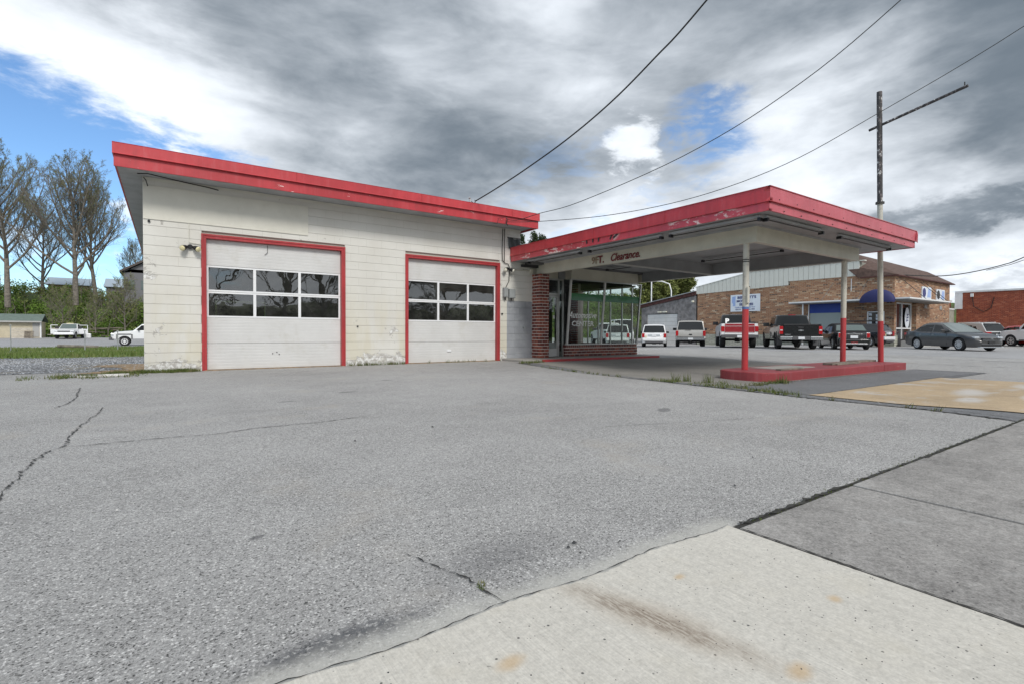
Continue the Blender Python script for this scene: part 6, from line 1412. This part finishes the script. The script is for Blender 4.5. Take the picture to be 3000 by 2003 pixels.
# ------------------------------------------------------------------ trees
def tree_mesh(seed, H, trunk_r, fork, spread=1.0, levels=4, up=.8, leaf=0, bud_n=0, low=.28, wid=.48):
    rg = random.Random(seed); seg = []
    def path(p, d_, l, r0_, r1_, n, wob, upp, lv):
        pts = [p]; 
        for i in range(n):
            d_ = (d_ + Vector((rg.gauss(0, wob), rg.gauss(0, wob), rg.gauss(0, wob * .6) + upp))).normalized(); q = pts[-1] + d_ * l / n
            seg.append((pts[-1], q, lerp(r0_, r1_, i / n), lerp(r0_, r1_, (i + 1) / n), lv)); pts.append(q)
        return pts
    def at_(pts, u):
        f = u * (len(pts) - 1); i = min(int(f), len(pts) - 2); return pts[i].lerp(pts[i + 1], f - i), (pts[i + 1] - pts[i]).normalized()
    def limb(p, d_, l, r_, lv):
        n = (0, 7, 5, 4, 3)[min(lv, 4)]
        pts = path(p, d_, l, r_, r_ * .30, n, (.0, .07, .10, .13, .15)[min(lv, 4)], up * (.0, .13, .09, .05, .02)[min(lv, 4)], lv)
        if lv >= levels: return
        k = fork[min(lv, len(fork) - 1)]
        for i in range(k):
            u = .22 + .76 * (i + rg.random() * .8) / k; q, dd = at_(pts, u); ax = dd.orthogonal().normalized(); ax.rotate(Matrix.Rotation(rg.uniform(0, 6.283), 3, dd))
            nd = (dd + ax * spread * rg.uniform(.55, .95) + Vector((0, 0, up * .2))).normalized()
            limb(q, nd, l * (1.05 - u * .55) * rg.uniform(.38, .58), r_ * (1 - .62 * u) * .50, lv + 1)
    tk = path(Vector((0, 0, -.5)), Vector((rg.gauss(0, .03), rg.gauss(0, .03), 1)), H * 1.0, trunk_r, trunk_r * .12, 12, .035, .05, 0)
    k = fork[0]
    for i in range(k):
        u = low + (.97 - low) * ((i + rg.random() * .6) / k) ** .9; q, dd = at_(tk, u); a_ = i * 2.399 + rg.uniform(-.4, .4)
        til = lerp(.80, .38, (u - low) / (1 - low)) * spread; nd = Vector((math.cos(a_) * til, math.sin(a_) * til, .62)).normalized()
        limb(q, nd, H * wid * lerp(1.0, .45, ((u - low) / (1 - low)) ** 1.3) * rg.uniform(.8, 1.15), trunk_r * lerp(.52, .22, u), 1)
    top = max(e.z for _, e, _, _, _ in seg); f = H / top
    # numpy prisms
    A = np.array([tuple(a) for a, *_ in seg]) * f; B = np.array([tuple(b_) for _, b_, *_ in seg]) * f
    r0 = np.array([s_[2] for s_ in seg]); r1 = np.array([s_[3] for s_ in seg]); r0 = np.maximum(r0, .010); r1 = np.maximum(r1, .008); lv = np.array([s_[4] for s_ in seg])
    D = B - A; D /= np.linalg.norm(D, axis=1)[:, None] + 1e-9; ref = np.where(np.abs(D[:, 2:3]) < .9, [[0, 0, 1.]], [[1., 0, 0]])
    U = np.cross(D, ref); U /= np.linalg.norm(U, axis=1)[:, None]; Wv = np.cross(D, U)
    vs, fs = [], []; base = 0
    for msk, ns in ((lv <= 1, 8), (lv > 1, 3)):
        idx = np.where(msk)[0]; m_ = len(idx)
        if not m_: continue
        ang = np.arange(ns) * 2 * np.pi / ns
        ring = U[idx][:, None, :] * np.cos(ang)[None, :, None] + Wv[idx][:, None, :] * np.sin(ang)[None, :, None]
        va = A[idx][:, None, :] + ring * r0[idx][:, None, None]; vb = B[idx][:, None, :] + ring * r1[idx][:, None, None]
        V = np.concatenate([va, vb], 1).reshape(-1, 3); vs.append(V)
        k = np.arange(ns); q = np.stack([k, (k + 1) % ns, ns + (k + 1) % ns, ns + k], 1)
        F = (np.arange(m_)[:, None, None] * 2 * ns + q[None]).reshape(-1, 4) + base; fs.append(F); base += len(V)
    V = np.concatenate(vs); F = np.concatenate(fs)
    me = bpy.data.meshes.new('branches'); me.vertices.add(len(V)); me.vertices.foreach_set('co', V.ravel()); me.loops.add(F.size); me.loops.foreach_set('vertex_index', F.ravel())
    me.polygons.add(len(F)); me.polygons.foreach_set('loop_start', np.arange(0, F.size, 4)); me.update(calc_edges=True); me.materials.append(MATS['bark'])
    lm = None
    if leaf:
        idx = np.where(lv >= levels - 1)[0]; idx = idx[RNG.uniform(0, 1, len(idx)) < min(1, bud_n)]; idx = np.repeat(idx, max(1, int(bud_n))); n = len(idx)
        t_ = RNG.uniform(0, 1, n)[:, None]; Pn = A[idx] * (1 - t_) + B[idx] * t_ + RNG.normal(0, leaf * 1.2, (n, 3)); a_ = RNG.normal(0, 1, (n, 3)); a_ /= np.linalg.norm(a_, axis=1)[:, None]
        b_ = np.cross(a_, RNG.normal(0, 1, (n, 3))); b_ /= np.linalg.norm(b_, axis=1)[:, None]
        V = np.empty((n * 3, 3)); V[0::3] = Pn - a_ * leaf; V[1::3] = Pn + a_ * leaf; V[2::3] = Pn + b_ * leaf * 1.3
        lm = bpy.data.meshes.new('leaves'); lm.vertices.add(n * 3); lm.vertices.foreach_set('co', V.ravel()); lm.loops.add(n * 3); lm.loops.foreach_set('vertex_index', np.arange(n * 3)); lm.polygons.add(n); lm.polygons.foreach_set('loop_start', np.arange(0, n * 3, 3)); lm.update(calc_edges=True); lm.materials.append(MATS['bud_green'])
    return me, lm
def put_tree(pair, label, x, y, z, rz=0, sc=1, name='bare_tree', group=None, cat='tree', sxy=None):
    t_ = thing(name, label, cat, (x, y, z), rz, group); t_.scale = ((sxy or sc),) * 2 + (sc,)
    for me, nm in ((pair[0], 'branches'), (pair[1], 'leaves')):
        if me: o = bpy.data.objects.new(nm, me); COL.objects.link(o); o.parent = t_
    return t_
TA = tree_mesh(3, 23, .36, (24, 10, 7, 5), .92, 4, 1.1, .05, .45, .28, .56)
TB = tree_mesh(11, 23, .34, (22, 10, 7, 5), 1.05, 4, 1.0, .05, .45, .20, .64)
TD = tree_mesh(9, 8.5, .11, (20, 10, 8), 1.1, 3, .8, .06, .35, .08, .58)
TC = tree_mesh(5, 9, .18, (16, 9, 7), 1.1, 3, .5, .12, 7, .2, .6)
put_tree(TA, 'tall bare tree at the left edge, closest to the picture border', -19.2, 102.8, 4.6, 0, 1.08, group='bare trees on the bank')
put_tree(TB, 'tall bare tree with the widest crown, second from the left', -11.3, 99.9, 5.0, 1.1, 1.04, group='bare trees on the bank', sxy=1.15)
put_tree(TA, 'slimmer bare tree just right of the widest one, next to the garage', -9.3, 103.9, 5.6, 2.3, .88, group='bare trees on the bank')
put_tree(TB, 'bare tree standing farther back between the two tall ones', -17.0, 113.0, 5.8, 3.2, .8, group='bare trees on the bank')
put_tree(TA, 'bare tree just outside the left edge whose branches reach in', -24.5, 104.0, 4.6, 4.2, .95, group='bare trees on the bank')
put_tree(TD, 'small bare brushy tree hugging the garage corner before the brown house', -5.0, 92.0, 1.0, .5, 1.0, group='small budding trees')
put_tree(TD, 'bare scrub tree between the tall trunks and the work truck', -8.2, 91.0, .8, 2.5, .75, group='small budding trees')
put_tree(TD, 'bare scrub tree behind the open doors of the old pickup', -12.0, 93.0, .8, 4.5, .8, group='small budding trees')
put_tree(TC, 'green budding tree behind the plank lean-to, left one', 57.5, 48.5, .5, 0, 1.0, group='small budding trees', sxy=1.3)
put_tree(TC, 'green budding tree behind the plank lean-to, nearer the brick building', 62.5, 49.0, .4, 2, 1.05, group='small budding trees', sxy=1.25)
for i, (x, y, s_) in enumerate(((-4, 112, .5), (8, 108, .6), (20, 104, .55), (34, 98, .6), (46, 92, .55), (55, 84, .6))):
    put_tree(TB if i % 2 else TA, 'bare tree on the bank behind the garage, ' + ('leftmost', 'second from left', 'third from left', 'third from right', 'second from right', 'rightmost')[i], x, y, 6.0, i * 1.3, s_, group='bare trees behind the garage')
# conifers rising behind the canopy roof
def conifer(x, y, h_, label):
    t_ = thing('conifer_tree', label, 'tree', (x, y, 0), 0, 'conifers behind the showroom')
    MB().tube([(x, y, -.2), (x, y, h_ * .95)], [.22, .03], 8).build('trunk', 'bark', t_)
    ce, rr = [], []
    for _ in range(240):
        u = RNG.uniform(.15, 1); r_ = (1 - u) * 2.1 + .35; a_ = RNG.uniform(0, 6.28); q = r_ * RNG.uniform(.2, 1) ** .5; ce.append((x + q * math.cos(a_), y + q * math.sin(a_), h_ * u)); rr.append(RNG.uniform(.2, .5))
    leafcloud('crown', ce, rr, 45, .09, 'conifer_needles', parent=t_, flat=1.3)
    return t_
conifer(34.6, 48.9, 12.2, 'dark conifer top left, just beside the garage wall end'); conifer(35.9, 48.0, 12.6, 'dark conifer top in the middle of the three'); conifer(36.8, 47.3, 12.1, 'dark conifer top nearest the canopy')
# houses on the bank
hs_ = thing('hill_house', 'brown gabled house partly hidden at the garage corner on the bank', 'house', (-4, 101, 5.5))
MB().box(-5.6, 1.5, 101, 108, 5.0, 10.6).build('wall', 'house_grey', hs_); MB().prism([(-6.1, 10.3), (-2.0, 12.9), (2.1, 10.3), (2.1, 10.0), (-2, 12.5), (-6.1, 10.0)], 'y', 100.4, 108.5).build('roof', 'house_roof', hs_)
for xx in (-5.0, -3.4): MB().box(xx, xx + .8, 100.94, 100.99, 7.4, 8.9).build('window', 'car_glass_pale', hs_)
MB().prism([(-5.6, 10.1), (-2.0, 12.4), (1.5, 10.1)], 'y', 101.0, 101.2).build('gable', 'house_grey', hs_)
hs_ = thing('hill_house', 'distant tan house with pale roof seen between the bare trees', 'house', (-14, 125, 6))
MB().box(-18, -12.5, 125, 132, 6, 9.3).build('wall', 'house_tan', hs_); MB().prism([(124.4, 9.3), (128.5, 10.9), (132.6, 9.3)], 'x', -18.5, -12).build('roof', 'house_blue', hs_)
hs_ = thing('hill_house', 'long low blue grey roofed house behind the trunks on the bank', 'house', (-6, 130, 6))
MB().box(-10, 0, 130, 138, 6, 9.6).build('wall', 'house_grey', hs_); MB().prism([(129.4, 9.6), (134, 11.6), (138.6, 9.6)], 'x', -10.4, .4).build('roof', 'house_blue', hs_)
# street lamps
for (x, y, h_, lb) in ((49.2, 38.6, 7.0, 'curved street lamp arm rising behind the lean-to roof'),):
    t_ = thing('street_lamp', lb, 'lamp', (x, y, 0)); MB().tube([(x, y, 0), (x, y, h_ - 1.2), (x - .1, y + .2, h_ - .4), (x - .6, y + .9, h_ - .05), (x - 1.2, y + 1.6, h_)], .07, 6).build('pole', 'frame_white', t_, smooth=50)
    MB().tube([(x - 1.1, y + 1.5, h_), (x - 1.9, y + 2.4, h_ + .02)], [.10, .16], 8).build('lamp_head', 'frame_white', t_)
t_ = thing('flag_pole', 'thin white pole in front of the green tree behind the lean-to', 'pole', (49.13, 41.5, 0)); MB().tube([(49.13, 41.5, 0), (49.13, 41.5, 7.4)], .07, 8).build('shaft', 'frame_white', t_)
# across the street, behind the camera: what the door glass and car paint reflect
for i, (x, y, s_) in enumerate(((-6, -27, .62), (3, -30, .75), (9, -26, .68), (14, -31, .8), (21, -28, .7), (28, -30, .75), (35, -27, .7), (43, -31, .75), (52, -28, .7))):
    put_tree(TB if i % 2 else TA, 'bare tree across the street mirrored in glass, ' + ('leftmost', 'second from left', 'third from left', 'fourth from left', 'the middle one', 'fourth from right', 'third from right', 'second from right', 'rightmost')[i], x, y, -.2, i * 1.7, s_, group='bare trees across the street')
mb = MB()
for i, x in enumerate(np.linspace(-120, 160, 60)): h_ = 3.6 + math.sin(i * .9) * .5 + xr(.3); mb.v += [(x, -35, -.2), (x, -38, h_), (x, -70, h_ + 2)]
mb.f = [(i * 3 + k, i * 3 + 3 + k, i * 3 + 4 + k, i * 3 + 1 + k) for i in range(59) for k in (0, 1)]; mb.mi = [0] * len(mb.f); structure(mb.build('far_bank', 'hill_ground', smooth=60))
ce, ra_ = [], []
for _ in range(420): x = RNG.uniform(-25, 75); r_ = RNG.uniform(.9, 2.0); ce.append((x, -33 + xr(3), RNG.uniform(.3, 4.6))); ra_.append(r_)
leafcloud('hedge_row', ce, ra_, 200, .10, 'conifer_needles', 'dark thicket across the street mirrored in the glass', 'thicket')
